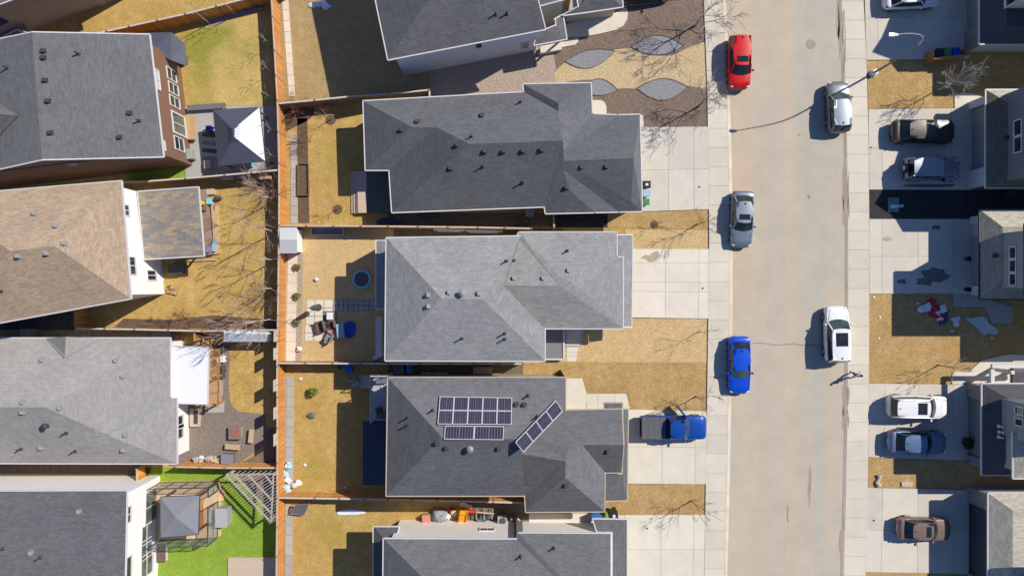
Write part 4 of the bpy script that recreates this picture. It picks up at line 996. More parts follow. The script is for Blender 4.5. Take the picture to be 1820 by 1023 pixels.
def car(label, cat, px, py, heading, L=4.7, W=1.85, H=1.5, style='sedan', col='silver', z=.006, sunroof=False, rails=False, name='parked_car', roofcol=None, glass='car_glass', group='cars parked along the street and driveways'):
    """heading: degrees, 0 = facing +x; px,py = centre seen about belt height"""
    t = thing(name, label, cat, (*P(px, py, .9).xy, z), math.radians(heading), group)
    pm = MATS['paint_' + col]; rm = MATS['paint_' + (roofcol or col)]
    hl, hw = L / 2, W / 2
    belt = {'sedan': .92, 'suv': 1.06, 'hatch': 1.0, 'jeep': 1.12, 'pickup': 1.12}[style]
    hood = {'sedan': .86, 'suv': 1.02, 'hatch': .96, 'jeep': 1.10, 'pickup': 1.12}[style]
    tail = {'sedan': .98, 'suv': 1.0, 'hatch': .98, 'jeep': 1.1, 'pickup': 1.05}[style]
    # plan outline (t along length -1..1 -> half width factor) and top height
    st = [(-1.0, .56, tail * .55), (-.985, .72, tail * .86), (-.94, .86, tail * .97), (-.86, .955, tail), (-.6, 1.0, belt), (-.2, 1.0, belt), (.2, 1.0, belt), (.42, .995, belt * .99), (.52, .985, hood * 1.01), (.74, .98, hood * .97), (.87, .93, hood * .92), (.945, .82, hood * .82), (.985, .64, hood * .64), (1.0, .46, hood * .5)]
    if style in ('jeep',): st = [(-1.0, .9, 1.0), (-.97, .96, 1.1), (-.6, .97, belt), (0, .97, belt), (.3, .94, belt), (.42, .80, hood), (.8, .72, hood * .98), (.93, .68, hood * .95), (.97, .64, .8)]
    if style == 'pickup': st = [(-1.0, .93, 1.0), (-.985, .97, 1.06), (-.6, .98, 1.06), (-.2, 1.0, belt), (.2, 1.0, belt), (.42, .995, belt), (.52, .985, hood), (.8, .98, hood * .98), (.92, .95, hood * .93), (.97, .86, hood * .82), (1.0, .74, hood * .6)]
    mb = MB(); rings = []
    for x, wf, zt in st:
        w = hw * wf; zb = .26 if abs(x) < .93 else .34
        ring = [(x * hl, -w * .86, zb), (x * hl, -w * .97, zb + .14), (x * hl, -w, min(.62, zt * .8)), (x * hl, -w * .985, zt - .12), (x * hl, -w * .93, zt - .03), (x * hl, -w * .78, zt + .005), (x * hl, -w * .4, zt + .03), (x * hl, 0, zt + .038)]
        ring += [(p[0], -p[1], p[2]) for p in ring[-2::-1]]
        rings.append(ring)
    loft(mb, rings, pm)
    mb.build('body', t, False, smooth=True, auto=42)
    sb = MB(); sb.box((0, 0, .27), (L * .8, W * .93, .14), 'car_black'); sb.build('sill', t, False)
    # greenhouse: x of rear base, rear roof, front roof, front base
    g = {'sedan': (-.82, -.56, .12, .44), 'suv': (-.95, -.86, .18, .53), 'hatch': (-.93, -.76, .16, .52), 'jeep': (-.93, -.90, .18, .30), 'pickup': (-.18, -.10, .26, .50)}[style]
    if style == 'pickup': g = (-.20, -.14, .24, .46)
    rb, rr, fr, fb = [q * hl for q in g]
    wb, wt = hw * (.92 if style != 'jeep' else .9), hw * (.76 if style != 'jeep' else .82)
    if style in ('suv', 'hatch'): wt = hw * .79
    bz = belt - .02
    def side(s):
        return [(rb, s * wb * .9, bz), (rb + (fb - rb) * .25, s * wb * .985, bz), (lerp(rb, fb, .6), s * wb, bz), (fb - .18, s * wb * .95, bz), (fr, s * wt * .94, H - .06), (lerp(rr, fr, .6), s * wt, H - .03), (lerp(rr, fr, .25), s * wt * .98, H - .03), (rr, s * wt * .92, H - .06)]
    bow = .17 if style != 'jeep' else .04
    N = 7
    def row(xa, wa, za, b, crown):
        return [(xa + b * (1 - (2 * k / (N - 1) - 1) ** 2), lerp(-wa, wa, k / (N - 1)), za + crown * (1 - (2 * k / (N - 1) - 1) ** 2)) for k in range(N)]
    fbase, ftop = row(fb - .18, wb * .95, bz, bow + .04, .02), row(fr, wt * .94, H - .06, bow * .6, .05)
    rbase, rtop = row(rb, wb * .9, bz, -bow * .6, .02), row(rr, wt * .92, H - .06, -bow * .5, .05)
    def grid(rows, mat, nm, off=0.0):
        m = MB(); n = len(rows[0]); vs = [(p[0], p[1], p[2] + off) for r in rows for p in r]
        m.raw(vs, [(i * n + k, i * n + k + 1, (i + 1) * n + k + 1, (i + 1) * n + k) for i in range(len(rows) - 1) for k in range(n - 1)], mat)
        return m
    mids = [row(lerp(rr, fr, q), wt * (1 if q in (.33, .66) else .98), H - .03, 0, .035) for q in (.33, .66)]
    roof = grid([rtop, *mids, ftop], rm, '')
    # shell of the roof drops a little over the side glass, plus pillars
    for s in (-1, 1):
        S_ = side(s)
        top = [S_[7], S_[6], S_[5], S_[4]]
        lo = [(p[0], p[1] + s * .03, p[2] - .07) for p in top]
        for i in range(3):
            roof.raw([top[i], top[i + 1], lo[i + 1], lo[i]], [(0, 1, 2, 3)], rm)
        for a, b, wd in ((S_[3], S_[4], .09), (S_[0], S_[7], .13 if style in ('suv', 'hatch') else .1)):
            roof.bar(Vector(a) + Vector((0, s * .012, .0)), Vector(b) + Vector((0, s * .012, 0)), wd, .06, rm)
        m1 = Vector(S_[2]); m2 = Vector(S_[5]); roof.bar(m1 + Vector((-.15, s * .01, 0)), m2 + Vector((-.15, s * .015, -.03)), .07, .03, 'car_black')
    roof.build('roof', t, False, smooth=True, auto=50)
    ws = grid([[tuple(lerp(a[j], b[j], q) for j in range(3)) for a, b in zip(fbase, ftop)] for q in (0, .33, .66, 1)], glass, '', -.004); ws.build('windscreen', t, False, smooth=True)
    rw = grid([[tuple(lerp(a[j], b[j], q) for j in range(3)) for a, b in zip(rtop, rbase)] for q in (0, .5, 1)], 'car_glass', '', -.004); rw.build('rear_window', t, False, smooth=True)
    for s in (-1, 1):
        S_ = side(s); m = MB(); m.raw(S_, [(0, 1, 6, 7), (1, 2, 5, 6), (2, 3, 4, 5)], 'car_glass'); m.build('side_window', t, False, smooth=True)
        # mirror
        m = MB(); c = (fb - .42, s * (hw + .09), belt + .05); m.blob(c, (.11, .13, .09), pm, 0, 8, 5); m.bar((fb - .40, s * (hw * .95), belt - .02), (fb - .42, s * (hw + .04), belt + .02), .06, .05, 'car_black'); m.build('mirror', t, False, smooth=True)
        m = MB(); m.blob((hl * .885, s * hw * .68, hood * .82), (.17, .20, .07), 'head_lamp', 0, 8, 5); m.build('headlight', t, False, smooth=True)
        m = MB(); m.blob((-hl * (.925 if style != 'pickup' else .985), s * hw * .78, tail * .86), (.10, .17, .10), 'tail_lamp', 0, 8, 5); m.build('tail_light', t, False, smooth=True)
    # wheels
    r = {'sedan': .33, 'suv': .36, 'hatch': .34, 'jeep': .40, 'pickup': .40}[style]
    fx = hl - .92 if style != 'jeep' else hl - .62; bx = -(hl - .95) if style != 'jeep' else -(hl - 1.05)
    for wx in (fx, bx):
        for s in (-1, 1):
            wy = s * (hw - .10 + (.06 if style == 'jeep' else 0))
            m = MB(); prof = [(.001, -.11), (r * .8, -.11), (r, -.08), (r, .08), (r * .8, .115), (r * .66, .115)]
            vs, fs = [], []; n = 18
            for q, y in prof:
                for k in range(n): an = 2 * math.pi * k / n; vs.append((wx + q * math.cos(an), wy + s * y, r + q * math.sin(an)))
            for i in range(len(prof) - 1):
                for k in range(n): k2 = (k + 1) % n; fs.append((i * n + k, i * n + k2, (i + 1) * n + k2, (i + 1) * n + k))
            m.raw(vs, fs, 'tyre'); wo = m.build('wheel', t, False)
            m = MB(); vs = [(wx, wy + s * .10, r)] + [(wx + r * .64 * math.cos(2 * math.pi * k / 20), wy + s * .112, r + r * .64 * math.sin(2 * math.pi * k / 20)) for k in range(20)]
            m.raw(vs, [(0, k + 1, (k + 1) % 20 + 1) for k in range(20)], 'rim'); m.build('rim', wo, False)
    # panel gaps and trims
    m = MB()
    if style not in ('jeep',):
        for s in (-1, 1): m.bar((hl * .5, s * hw * .80, hood + .035), (hl * .93, s * hw * .62, hood * .93 + .005), .018, .012, 'car_black')
        m.bar((hl * .965, -hw * .5, hood * .60), (hl * .965, hw * .5, hood * .60), .10, .12, 'car_black')
    if m.v: m.build('trim', t, False)
    m = MB(); m.bar((-hl * .99, -.28, tail * .6), (-hl * .99, .28, tail * .6), .05, .13, 'plate'); m.build('number_plate', t, False)
    if sunroof:
        a, b = sunroof; m = MB(); m.box((lerp(rr, fr, (a + b) / 2), 0, H + .008), (abs(b - a) * (fr - rr), wt * 1.25, .02), 'car_glass'); m.build('sunroof', t, False, bevel=.01)
    if rails:
        for s in (-1, 1):
            m = MB(); m.tube([(lerp(rr, fr, q), s * wt * .93, H + .03 + .04 * math.sin(math.pi * q)) for q in (.02, .2, .5, .8, .97)], .022, 'rail_metal', 5); m.build('roof_rail', t, False)
    if style in ('sedan', 'suv', 'hatch'):
        m = MB(); m.bar((rr + .2, 0, H + .02), (rr + .05, 0, H + .07), .05, .05, 'car_black'); m.build('antenna', t, False)
    return t
for n, c, me in (('red', (.56, .002, .004), .0), ('silver', (.19, .20, .215), .4), ('steel', (.19, .225, .28), .4), ('white', (.76, .76, .76), 0), ('blue', (.003, .075, .60), .2), ('pickup', (.006, .07, .36), .3), ('charcoal', (.055, .052, .047), .3), ('jeep', (.22, .25, .30), .4), ('ice', (.26, .295, .35), .3), ('slate', (.13, .20, .32), .4), ('beige', (.235, .17, .14), .3), ('black', (.012, .012, .014), .2)): paint(n, c, me)
car('red SUV with black sunroof parked at the kerb near the top', 'car', 1315, 110, -90, 4.45, 1.87, 1.66, 'suv', 'red', sunroof=(.72, .93))
car('silver hatchback under the lamp shadow, facing up the street', 'car', 1491.5, 189, 92, 4.35, 1.84, 1.58, 'hatch', 'silver', roofcol='ice', glass='car_glass_green')
car('steel grey sedan with silver roof and sunroof, at the left kerb', 'car', 1320, 389, -90 - 2, 4.75, 1.87, 1.48, 'sedan', 'steel', sunroof=(.62, .9), roofcol='ice')
car('white SUV with long glass roof at the right kerb, near the walker', 'car', 1488.5, 594, 91, 4.75, 1.98, 1.74, 'suv', 'white', sunroof=(.45, .9), glass='car_glass_green')
car('bright blue sedan parked at the left kerb', 'car', 1315, 649, -90, 4.85, 1.88, 1.47, 'sedan', 'blue', glass='car_glass_green')
car('white car at the very top of the picture, half out of the frame', 'car', 1622, -6, 3, 4.75, 1.9, 1.55, 'sedan', 'white', z=.112)
car('black sedan with grey roof and red tail lamps, above the jeep', 'car', 1643, 233, 0, 5.35, 2.0, 1.5, 'sedan', 'charcoal', z=.112, sunroof=(.7, .93), glass='car_glass_green')
car('white SUV with sunroof on the driveway above the slate blue sedan', 'car', 1632, 723, -1, 4.95, 1.95, 1.72, 'suv', 'white', z=.112, sunroof=(.62, .92), rails=True)
car('slate blue sedan on the driveway beside a round green bush', 'car', 1632, 786, -2, 4.9, 1.9, 1.48, 'sedan', 'slate', z=.112)
car('beige sedan with dark sunroof on the lowest driveway', 'car', 1644, 940, -2, 4.55, 1.85, 1.48, 'sedan', 'beige', z=.112, sunroof=(.65, .92))
car('black car in the shade on the top driveway, mostly out of frame', 'car', 1150, -18, 7, 4.6, 1.85, 1.5, 'sedan', 'black', z=.112)
jp = car('silver off road car with flat pale roof and a spare wheel at its back', 'car', 1656, 300, 0, 4.45, 1.85, 1.85, 'jeep', 'jeep', z=.112, roofcol='ice')
mb = MB(); vs = []
mb.lathe((0, 0, 0), [(.02, -.12), (.3, -.12), (.39, -.09), (.39, .09), (.3, .12), (.24, .10), (.02, .09)], 'tyre', 18)
sw = mb.build('spare_wheel', jp, False); sw.location = (-2.36, 0, 1.05); sw.rotation_euler = (0, math.radians(-90), 0)
mb = MB(); mb.lathe((0, 0, 0), [(.22, .10), (.22, .13), (.02, .135)], 'rim', 14); mb.build('rim', sw, False)
for sx in (1.62, -1.22):
    for s in (-1, 1):
        mb = MB(); c = (sx, s * .86, .93); mb.box(c, (1.0, .30, .07), 'paint_ice'); mb.box((c[0] + .45, c[1], .84), (.14, .30, .2), 'paint_ice'); mb.box((c[0] - .45, c[1], .84), (.14, .30, .2), 'paint_ice'); mb.build('wing', jp, False, bevel=.02)
mb = MB(); mb.bar((2.25, -.7, .62), (2.25, .7, .62), .16, .18, 'car_black'); mb.build('bumper', jp, False)
mb = MB(); mb.bar((-2.2, -.75, .62), (-2.2, .75, .62), .14, .16, 'car_black'); mb.build('bumper', jp, False)
# pickup with tonneau cover and open door
pk = car('blue pickup truck with grey bed cover and its door open', 'pickup truck', 1197, 759, 0, 5.5, 1.98, 1.82, 'pickup', 'pickup', z=.112, glass='car_glass_green', name='pickup_truck')
plain('bed_cover', (.11, .112, .12), .6, .08)
mb = MB()
for k in range(4): mb.box((-2.70 + k * .51 + .255, 0, 1.115), (.50, 1.80, .035), 'bed_cover')
mb.build('bed_cover', pk, False, bevel=.01)
mb = MB(); mb.box((-.62, 0, 1.12), (.16, 1.8, .08), 'car_black'); mb.box((-2.72, 0, .85), (.06, 1.7, .5), 'car_black'); mb.build('tailgate', pk, False)
mb = MB(); M = Matrix.Rotation(math.radians(-52), 3, 'Z'); hinge = Vector((.95, .97, 0))
mb.box(hinge + M @ Vector((-.55, 0, .75)), (1.1, .1, .75), 'paint_pickup', M=M)
mb.bar(hinge + M @ Vector((-.05, 0, 1.12)), hinge + M @ Vector((-.4, -.12, 1.6)), .06, .06, 'paint_pickup'); mb.bar(hinge + M @ Vector((-.4, -.12, 1.6)), hinge + M @ Vector((-1.08, -.1, 1.6)), .05, .05, 'car_black'); mb.bar(hinge + M @ Vector((-1.08, -.1, 1.6)), hinge + M @ Vector((-1.08, 0, 1.1)), .06, .05, 'car_black')
mb.build('door', pk, False)
# ================================================================== trees and shrubs
plain('bark_grey', (.30, .25, .215), .9, .2); plain('bark_pale', (.52, .46, .41), .9, .15); plain('bark_birch', (.62, .55, .47), .85, .18); plain('bark_red', (.30, .15, .10), .9, .25); plain('bark_brown', (.23, .15, .09), .9, .2); plain('twig_pink', (.42, .30, .26), .9, .2)
def branch(mb, p, d, L, r, depth, mat, up=.12, spread=.6, kids=(3, 4), seg=3, minr=.006):
    pts = [p]; rads = [r]; q = Vector(p); dd = Vector(d).normalized()
    for i in range(seg):
        dd = (dd + Vector((random.uniform(-1, 1), random.uniform(-1, 1), random.uniform(-.6, 1))) * .13 + Vector((0, 0, up * .3))).normalized()
        q = q + dd * (L / seg); pts.append(q.copy()); rads.append(max(minr, r * (1 - .62 * (i + 1) / seg)))
    mb.tube(pts, rads, mat, 4 if depth > 1 else 3, cap=False)
    if depth <= 0: return
    for k in range(random.randint(*kids)):
        t = random.uniform(.35, 1.0); i = min(seg - 1, int(t * seg)); b = pts[i].lerp(pts[i + 1], t * seg - i)
        a = random.uniform(0, 2 * math.pi); side = dd.cross(Vector((math.cos(a), math.sin(a), .3))).normalized()
        nd_ = (dd + side * random.uniform(spread * .6, spread * 1.4) + Vector((0, 0, up))).normalized()
        branch(mb, b, nd_, L * random.uniform(.5, .78), max(minr, r * random.uniform(.38, .55)), depth - 1, mat, up, spread, kids, seg, minr)
def tree(label, px, py, h, bark='bark_grey', twig=None, r=.07, spread=.6, depth=3, first=.3, n=7, group='bare trees along the front gardens', name='bare_tree', mound=None, lean=(0, 0), z0=.02, kids=(3, 4), up=.14, blen=.45, cat='tree'):
    b = P(px, py, z0); t = thing(name, label, cat, b, 0, group)
    mb = MB(); pts = []; 
    for i in range(7):
        q = i / 6; pts.append(Vector((lean[0] * q + random.uniform(-.04, .04) * (i > 0), lean[1] * q + random.uniform(-.04, .04) * (i > 0), h * .86 * q)))
    rad = [r * 1.35] + [r * (1 - .85 * i / 6) for i in range(1, 7)]
    mb.tube(pts, rad, bark, 7); mb.build('trunk', t, False, smooth=True)
    cr = MB()
    for k in range(n):
        q = lerp(first, 1.0, (k + .5) / n); i = min(5, int(q * 6)); p = pts[i].lerp(pts[i + 1], q * 6 - i)
        a = k * 2.4 + random.uniform(-.4, .4); el = random.uniform(.35, .9) + q * .4
        branch(cr, p, Vector((math.cos(a), math.sin(a), el)), h * blen * (1.15 - .65 * q) * random.uniform(.85, 1.15), max(.012, r * (.55 - .3 * q)), depth - 1, twig or bark, up, spread, kids, minr=.009)
    cr.build('crown', t, False)
    if mound:
        m = MB(); m.lathe((0, 0, 0), [(mound, 0), (mound * .95, .05), (.05, .07)], 'mulch', 16); m.build('mulch_ring', t, False)
    return t
tree('largest bare tree with pinkish twigs beside the pavement, top of the gravel garden', 1236, 46, 5.6, 'bark_pale', 'twig_pink', .085, .75, 4, .08, 12, blen=.36)
tree('brown barked bare tree at the lower corner of the gravel garden', 1240, 190, 4.9, 'bark_brown', 'bark_grey', .075, .8, 4, .1, 10, blen=.36)
tree('small reddish tree on the grass strip above the pale driveway lot', 1238, 399, 3.6, 'bark_red', 'bark_brown', .05, .5, 3, .3, 6)
tree('thin bare tree on the pale lawn below the white driveway', 1243, 589, 3.4, 'bark_grey', 'twig_pink', .035, .45, 2, .35, 5)
tree('thin bare tree on the lawn just above the blue pickup', 1237, 704, 3.3, 'bark_grey', 'twig_pink', .05, .6, 3, .3, 7)
tree('bare tree on the small lawn between the pickup driveway and the bottom driveway', 1229, 889, 3.6, 'bark_grey', 'bark_brown', .055, .6, 3, .3, 7)
tree('whitish bare tree on the lawn between the orange bin store and the black sedan', 1665, 161, 3.9, 'bark_pale', 'bark_pale', .06, .6, 4, .35, 9)
tree('thin dark bare tree on the lawn below the fallen inflatable', 1667, 648, 3.3, 'bark_brown', 'bark_grey', .05, .55, 3, .3, 7)
tree('young tree in a mulch ring by the upper corner of the low dark roofed house', 588, 213, 2.4, 'bark_grey', 'twig_pink', .035, .5, 2, .35, 6, mound=.42, group='young trees in the back yards')
tree('young tree in a mulch ring below the wooden deck steps', 600, 372, 2.5, 'bark_grey', 'twig_pink', .035, .5, 2, .35, 6, mound=.40, group='young trees in the back yards')
tree('young tree standing in a mulch ring on the grass strip above the white driveway', 1163, 399, 1.6, 'bark_brown', 'bark_brown', .03, .5, 2, .3, 5, mound=.35)
for i, (x, y, hh, lb) in enumerate([(489, 356, 6.3, 'white stemmed birch nearest the top corner of the birch yard'), (489, 412, 6.4, 'white stemmed birch level with the top of the middle lot'), (489, 462, 6.2, 'white stemmed birch leaning from the fence at the middle of the birch yard'), (489, 512, 6.0, 'white stemmed birch second from the bottom of the birch yard'), (487, 566, 7.6, 'tall white stemmed birch in the bottom corner of the birch yard')]):
    tree(lb, x, y, hh, 'bark_birch', 'twig_pink', .06, .40, 3, .2, 8, group='birches along the long fence', name='birch_tree', up=.2, blen=.36)
tree('loose birch over the shrub bed, left of the corner birch', 455, 572, 6.6, 'bark_birch', 'twig_pink', .06, .42, 3, .2, 10, group='birches along the long fence', name='birch_tree', up=.2, blen=.36)
tree('thin sapling, left one in the rock edged bed of the upper yard', 372, 42, 4.3, 'bark_pale', 'bark_pale', .04, .3, 2, .4, 5, group='saplings in the upper yard', name='sapling', blen=.22)
tree('thin sapling, right one in the rock edged bed of the upper yard', 419, 26, 4.6, 'bark_pale', 'bark_pale', .04, .3, 2, .4, 5, group='saplings in the upper yard', name='sapling', blen=.22)
for i, (x, y, lb) in enumerate([(483, 82, 'uppermost thin sapling in the shaded strip by the long fence'), (484, 130, 'second thin sapling in the shaded strip by the long fence'), (487, 178, 'thin sapling in the fence strip level with the end of the green yard'), (491, 236, 'thin sapling between metal gazebo and long fence'), (493, 282, 'thin sapling at the lower corner of the metal gazebo')]):
    tree(lb, x, y, 3.2, 'bark_pale', 'twig_pink', .03, .3, 2, .35, 6, group='saplings in the upper yard', name='sapling', blen=.25)
def shrub(label, px, py, r, h, n=26, bark='bark_red', depth=2, group='twiggy shrubs', z0=.02):
    t = thing('shrub', label, 'shrub', P(px, py, z0), 0, group); mb = MB()
    for k in range(n):
        a = random.uniform(0, 6.28); q = random.uniform(0, .35)
        branch(mb, Vector((math.cos(a) * r * q, math.sin(a) * r * q, 0)), Vector((math.cos(a) * random.uniform(.3, 1) * r, math.sin(a) * random.uniform(.3, 1) * r, h * random.uniform(.6, 1))), h * random.uniform(.6, 1.1), .014, depth, bark, .08, .5, (2, 4), 2, .007)
    mb.build('twigs', t, False); return t
shrub('large reddish twiggy shrub at the top corner of the birch yard', 484, 334, 1.3, 1.5, 46, 'twig_pink')
shrub('reddish twiggy shrub by the long fence at the top of the planted strip', 521, 199, 1.1, 1.2, 30)
shrub('small red shrub beside the raised planter', 538, 256, .7, .8, 20)
shrub('red shrub beneath the half grey fence, right of the planting corner', 578, 193, .6, .8, 14)
shrub('broad brown shrub at the lower right of the birch yard', 472, 520, 1.2, 1.1, 34, 'bark_brown')
shrub('russet shrub in the bed along the lower fence of the birch yard', 330, 571, 1.3, .9, 36)
shrub('russet shrub right of the middle of the bed along the lower fence', 400, 574, 1.2, .8, 26, 'bark_brown')
sheet('planting_bed', [(220, 566), (300, 568), (380, 560), (490, 568), (492, 584), (200, 583)], 0, .02, 'mulch')
shrub('low brown shrub in the middle of the bed along the lower fence', 280, 575, 1.1, .6, 24, 'bark_brown')
# leaf clump bushes
def leafm(name, a, b):
    m, nt, bs = newmat(name); f = ramp(nt, noise(nt, posn(nt), 9, 3), .3, .7)
    lk(nt, tint(nt, mixc(nt, f, a, b)), bs.inputs['Base Color']); bs.inputs['Roughness'].default_value = .8; bs.inputs['Specular IOR Level'].default_value = .2; MATS[name] = m
leafm('leaf_lime', (.17, .22, .03), (.27, .32, .06)); leafm('leaf_olive', (.17, .17, .045), (.26, .25, .08)); leafm('leaf_dark', (.025, .06, .025), (.05, .09, .04))
def bush(label, px, py, r, h, mat, n=420, ls=.07, group='round evergreen bushes', z0=.03):
    t = thing('bush', label, 'bush', P(px, py, z0), 0, group); mb = MB()
    for k in range(n):
        u = random.uniform(-1, 1); a = random.uniform(0, 6.28); q = random.uniform(.55, 1.0) * (1 + .15 * math.sin(a * 3))
        s = math.sqrt(1 - u * u); c = Vector((r * s * math.cos(a) * q, r * s * math.sin(a) * q, h * (.5 + .5 * u * q)))
        d1 = Vector((random.gauss(0, 1), random.gauss(0, 1), random.gauss(0, 1))).normalized() * ls; d2 = d1.cross(Vector((random.gauss(0, 1), random.gauss(0, 1), random.gauss(0, 1)))).normalized() * ls * .7
        mb.face([c - d1, c - d2, c + d1, c + d2], mat, random.uniform(-.45, .4))
    mb.build('foliage', t, False)
    m = MB(); m.tube([(0, 0, 0), (0, 0, h * .6)], .03, 'bark_brown', 5); m.build('stem', t, False); return t
bush('lime green round bush standing alone on the lawn left of the solar roofed house', 559, 695, .42, .75, 'leaf_lime')
bush('olive round bush nearest the white garden shed', 529, 475, .30, .45, 'leaf_olive', 260)
bush('olive round bush in the middle of the swale by the pale yard', 529, 526, .30, .45, 'leaf_olive', 260)
bush('olive round bush at the tip of the umbrella shadow', 529, 572, .30, .5, 'leaf_olive', 260)
bush('dark green bush by the garage door of the white SUV and slate sedan', 1716, 785, .55, .8, 'leaf_dark', 460, z0=.11)

# ================================================================== street lamp
plain('lamp_steel', (.42, .42, .43), .4, .08, metal=.6); plain('lamp_dark', (.16, .15, .145), .5, .08, metal=.3); plain('lamp_white', (.72, .72, .70), .5, .05)
b = P(1551, 131, 0); lp = thing('street_lamp', 'tall curved street lamp with a white base at the right pavement', 'street lamp', b)
mb = MB(); mb.lathe(b, [(.34, 0), (.34, .12), (.26, .22), (.26, .5), (.2, .55)], 'lamp_white', 14); mb.build('base', lp)
G = lambda x, y, z: Vector(((x - CX) / S, (CY - y) / S, z)); mb = MB(); top = G(1548.5, 130, 7.0); mb.tube([b + Vector((0, 0, .2)), G(1551, 131, 3), G(1550, 130.6, 5.2), top], [.095, .08, .07, .06], 'lamp_dark', 10); mb.build('pole', lp)
mb = MB(); ap = [top, G(1545, 129.2, 7.8), G(1539, 128, 8.35), G(1529, 127.5, 8.75), G(1514, 128, 9.05), G(1500, 129.5, 9.2), P(1594, 61.5, 9.25)]; mb.tube(ap, [.058, .053, .05, .045, .04, .04, .036], 'lamp_steel', 8); mb.build('arm', lp)
mb = MB(); c = P(1589, 62, 9.25); mb.blob(c, (.36, .13, .09), 'lamp_white', 0, 12, 6); mb.box(c + Vector((-.2, 0, .02)), (.36, .24, .1), 'lamp_steel'); mb.build('lamp_head', lp, smooth=False)

# ================================================================== person
def skin_mesh(name, parent, nodes, edges, mat, root=0, sub=1):
    me = bpy.data.meshes.new(name); me.from_pydata([n[:3] for n in nodes], edges, []); me.materials.append(MATS[mat])
    o = bpy.data.objects.new(name, me); COL.objects.link(o); o.parent = parent
    sk = o.modifiers.new('skin', 'SKIN'); 
    if not me.skin_vertices: 
        bm = bmesh.new(); bm.from_mesh(me); bm.verts.layers.skin.verify(); bm.to_mesh(me); bm.free()
    for i, n in enumerate(nodes):
        sv = me.skin_vertices[0].data[i]; sv.radius = (n[3], n[4] if len(n) > 4 else n[3]); sv.use_root = (i == root)
    sk.use_smooth_shade = True
    o.modifiers.new('sub', 'SUBSURF').levels = sub; o.modifiers['sub'].render_levels = sub
    return o
plain('skin', (.48, .30, .22), .6, .05); plain('hair', (.05, .035, .025), .7, .2); plain('shirt', (.68, .70, .74), .8, .1); plain('trousers', (.03, .032, .045), .8, .1); plain('shoe', (.03, .03, .03), .6, .1)
pe = thing('person', 'person in a light grey top and dark trousers walking on the right pavement', 'person', P(1514, 664, .118), math.radians(90))
# local +x forward; striding
body = [(0, 0, .93, .13, .11), (.01, 0, 1.15, .14, .10), (.02, 0, 1.36, .17, .10), (.03, 0, 1.48, .06, .06), (.05, 0, 1.56, .06, .06), (.06, 0, 1.64, .085, .095), (.06, 0, 1.73, .05, .06),
    (0, .10, .88, .085), (.16, .10, .50, .06), (.10, .10, .09, .042), (.22, .10, .05, .035), (0, -.10, .88, .085), (-.06, -.10, .49, .06), (-.30, -.10, .14, .042), (-.22, -.10, .05, .035),
    (.01, .20, 1.40, .055), (-.08, .25, 1.14, .042), (-.02, .26, .90, .032), (.01, -.20, 1.40, .055), (.08, -.25, 1.13, .042), (.20, -.24, .95, .032)]
skin_mesh('body', pe, body, [(0, 1), (1, 2), (2, 3), (3, 4), (4, 5), (5, 6), (0, 7), (7, 8), (8, 9), (9, 10), (0, 11), (11, 12), (12, 13), (13, 14), (2, 15), (15, 16), (16, 17), (2, 18), (18, 19), (19, 20)], 'skin')
skin_mesh('shirt', pe, [(0, 0, .90, .17, .14), (.01, 0, 1.15, .165, .125), (.02, 0, 1.38, .19, .125), (.03, 0, 1.47, .085, .08), (.01, .20, 1.40, .075), (-.08, .25, 1.14, .06), (-.03, .26, .94, .05), (.01, -.20, 1.40, .075), (.08, -.25, 1.13, .06), (.18, -.24, .97, .05)], [(0, 1), (1, 2), (2, 3), (2, 4), (4, 5), (5, 6), (2, 7), (7, 8), (8, 9)], 'shirt')
skin_mesh('trousers', pe, [(0, 0, .94, .15, .125), (0, .10, .86, .105), (.16, .10, .50, .08), (.105, .10, .12, .062), (0, -.10, .86, .105), (-.06, -.10, .49, .08), (-.28, -.10, .17, .062)], [(0, 1), (1, 2), (2, 3), (0, 4), (4, 5), (5, 6)], 'trousers')
for pts in ([(.07, .10, .045, .05), (.16, .10, .04, .052), (.27, .10, .035, .04)], [(-.33, -.10, .09, .05), (-.26, -.10, .055, .05), (-.17, -.10, .04, .04)]): skin_mesh('shoe', pe, pts, [(0, 1), (1, 2)], 'shoe')
mb = MB(); mb.blob((.045, 0, 1.70), (.115, .10, .085), 'hair', .03, 12, 8); mb.build('hair', pe, False, smooth=True)
mb = MB(); mb.blob((.155, 0, 1.63), (.025, .018, .025), 'skin', 0, 6, 4); mb.build('nose', pe, False, smooth=True)
for s in (-1, 1):
    mb = MB(); mb.blob((.06, s * .095, 1.64), (.022, .014, .034), 'skin', 0, 6, 4); mb.build('ear', pe, False, smooth=True)
    mb = MB(); mb.blob((.137, s * .035, 1.66), (.012, .014, .01), 'hair', 0, 6, 4); mb.build('eye', pe, False, smooth=True)
    hx, hz = (-.01, .86) if s > 0 else (.235, .905)
    nodes = [(hx, s * .262, hz + .03, .026, .018), (hx + .01, s * .262, hz - .05, .032, .014)]; ed = [(0, 1)]
    for k, L in enumerate((.07, .08, .075, .06)):
        nodes += [(hx + .04 - k * .02, s * .262, hz - .085, .0085), (hx + .046 - k * .02, s * .258, hz - .085 - L * .5, .008), (hx + .05 - k * .02, s * .247, hz - .085 - L, .007)]
        j = len(nodes) - 3; ed += [(1, j), (j, j + 1), (j + 1, j + 2)]
    nodes += [(hx + .05, s * .256, hz - .03, .01), (hx + .072, s * .25, hz - .065, .0085)]; j = len(nodes) - 2; ed += [(0, j), (j, j + 1)]
    skin_mesh('hand', pe, nodes, ed, 'skin')

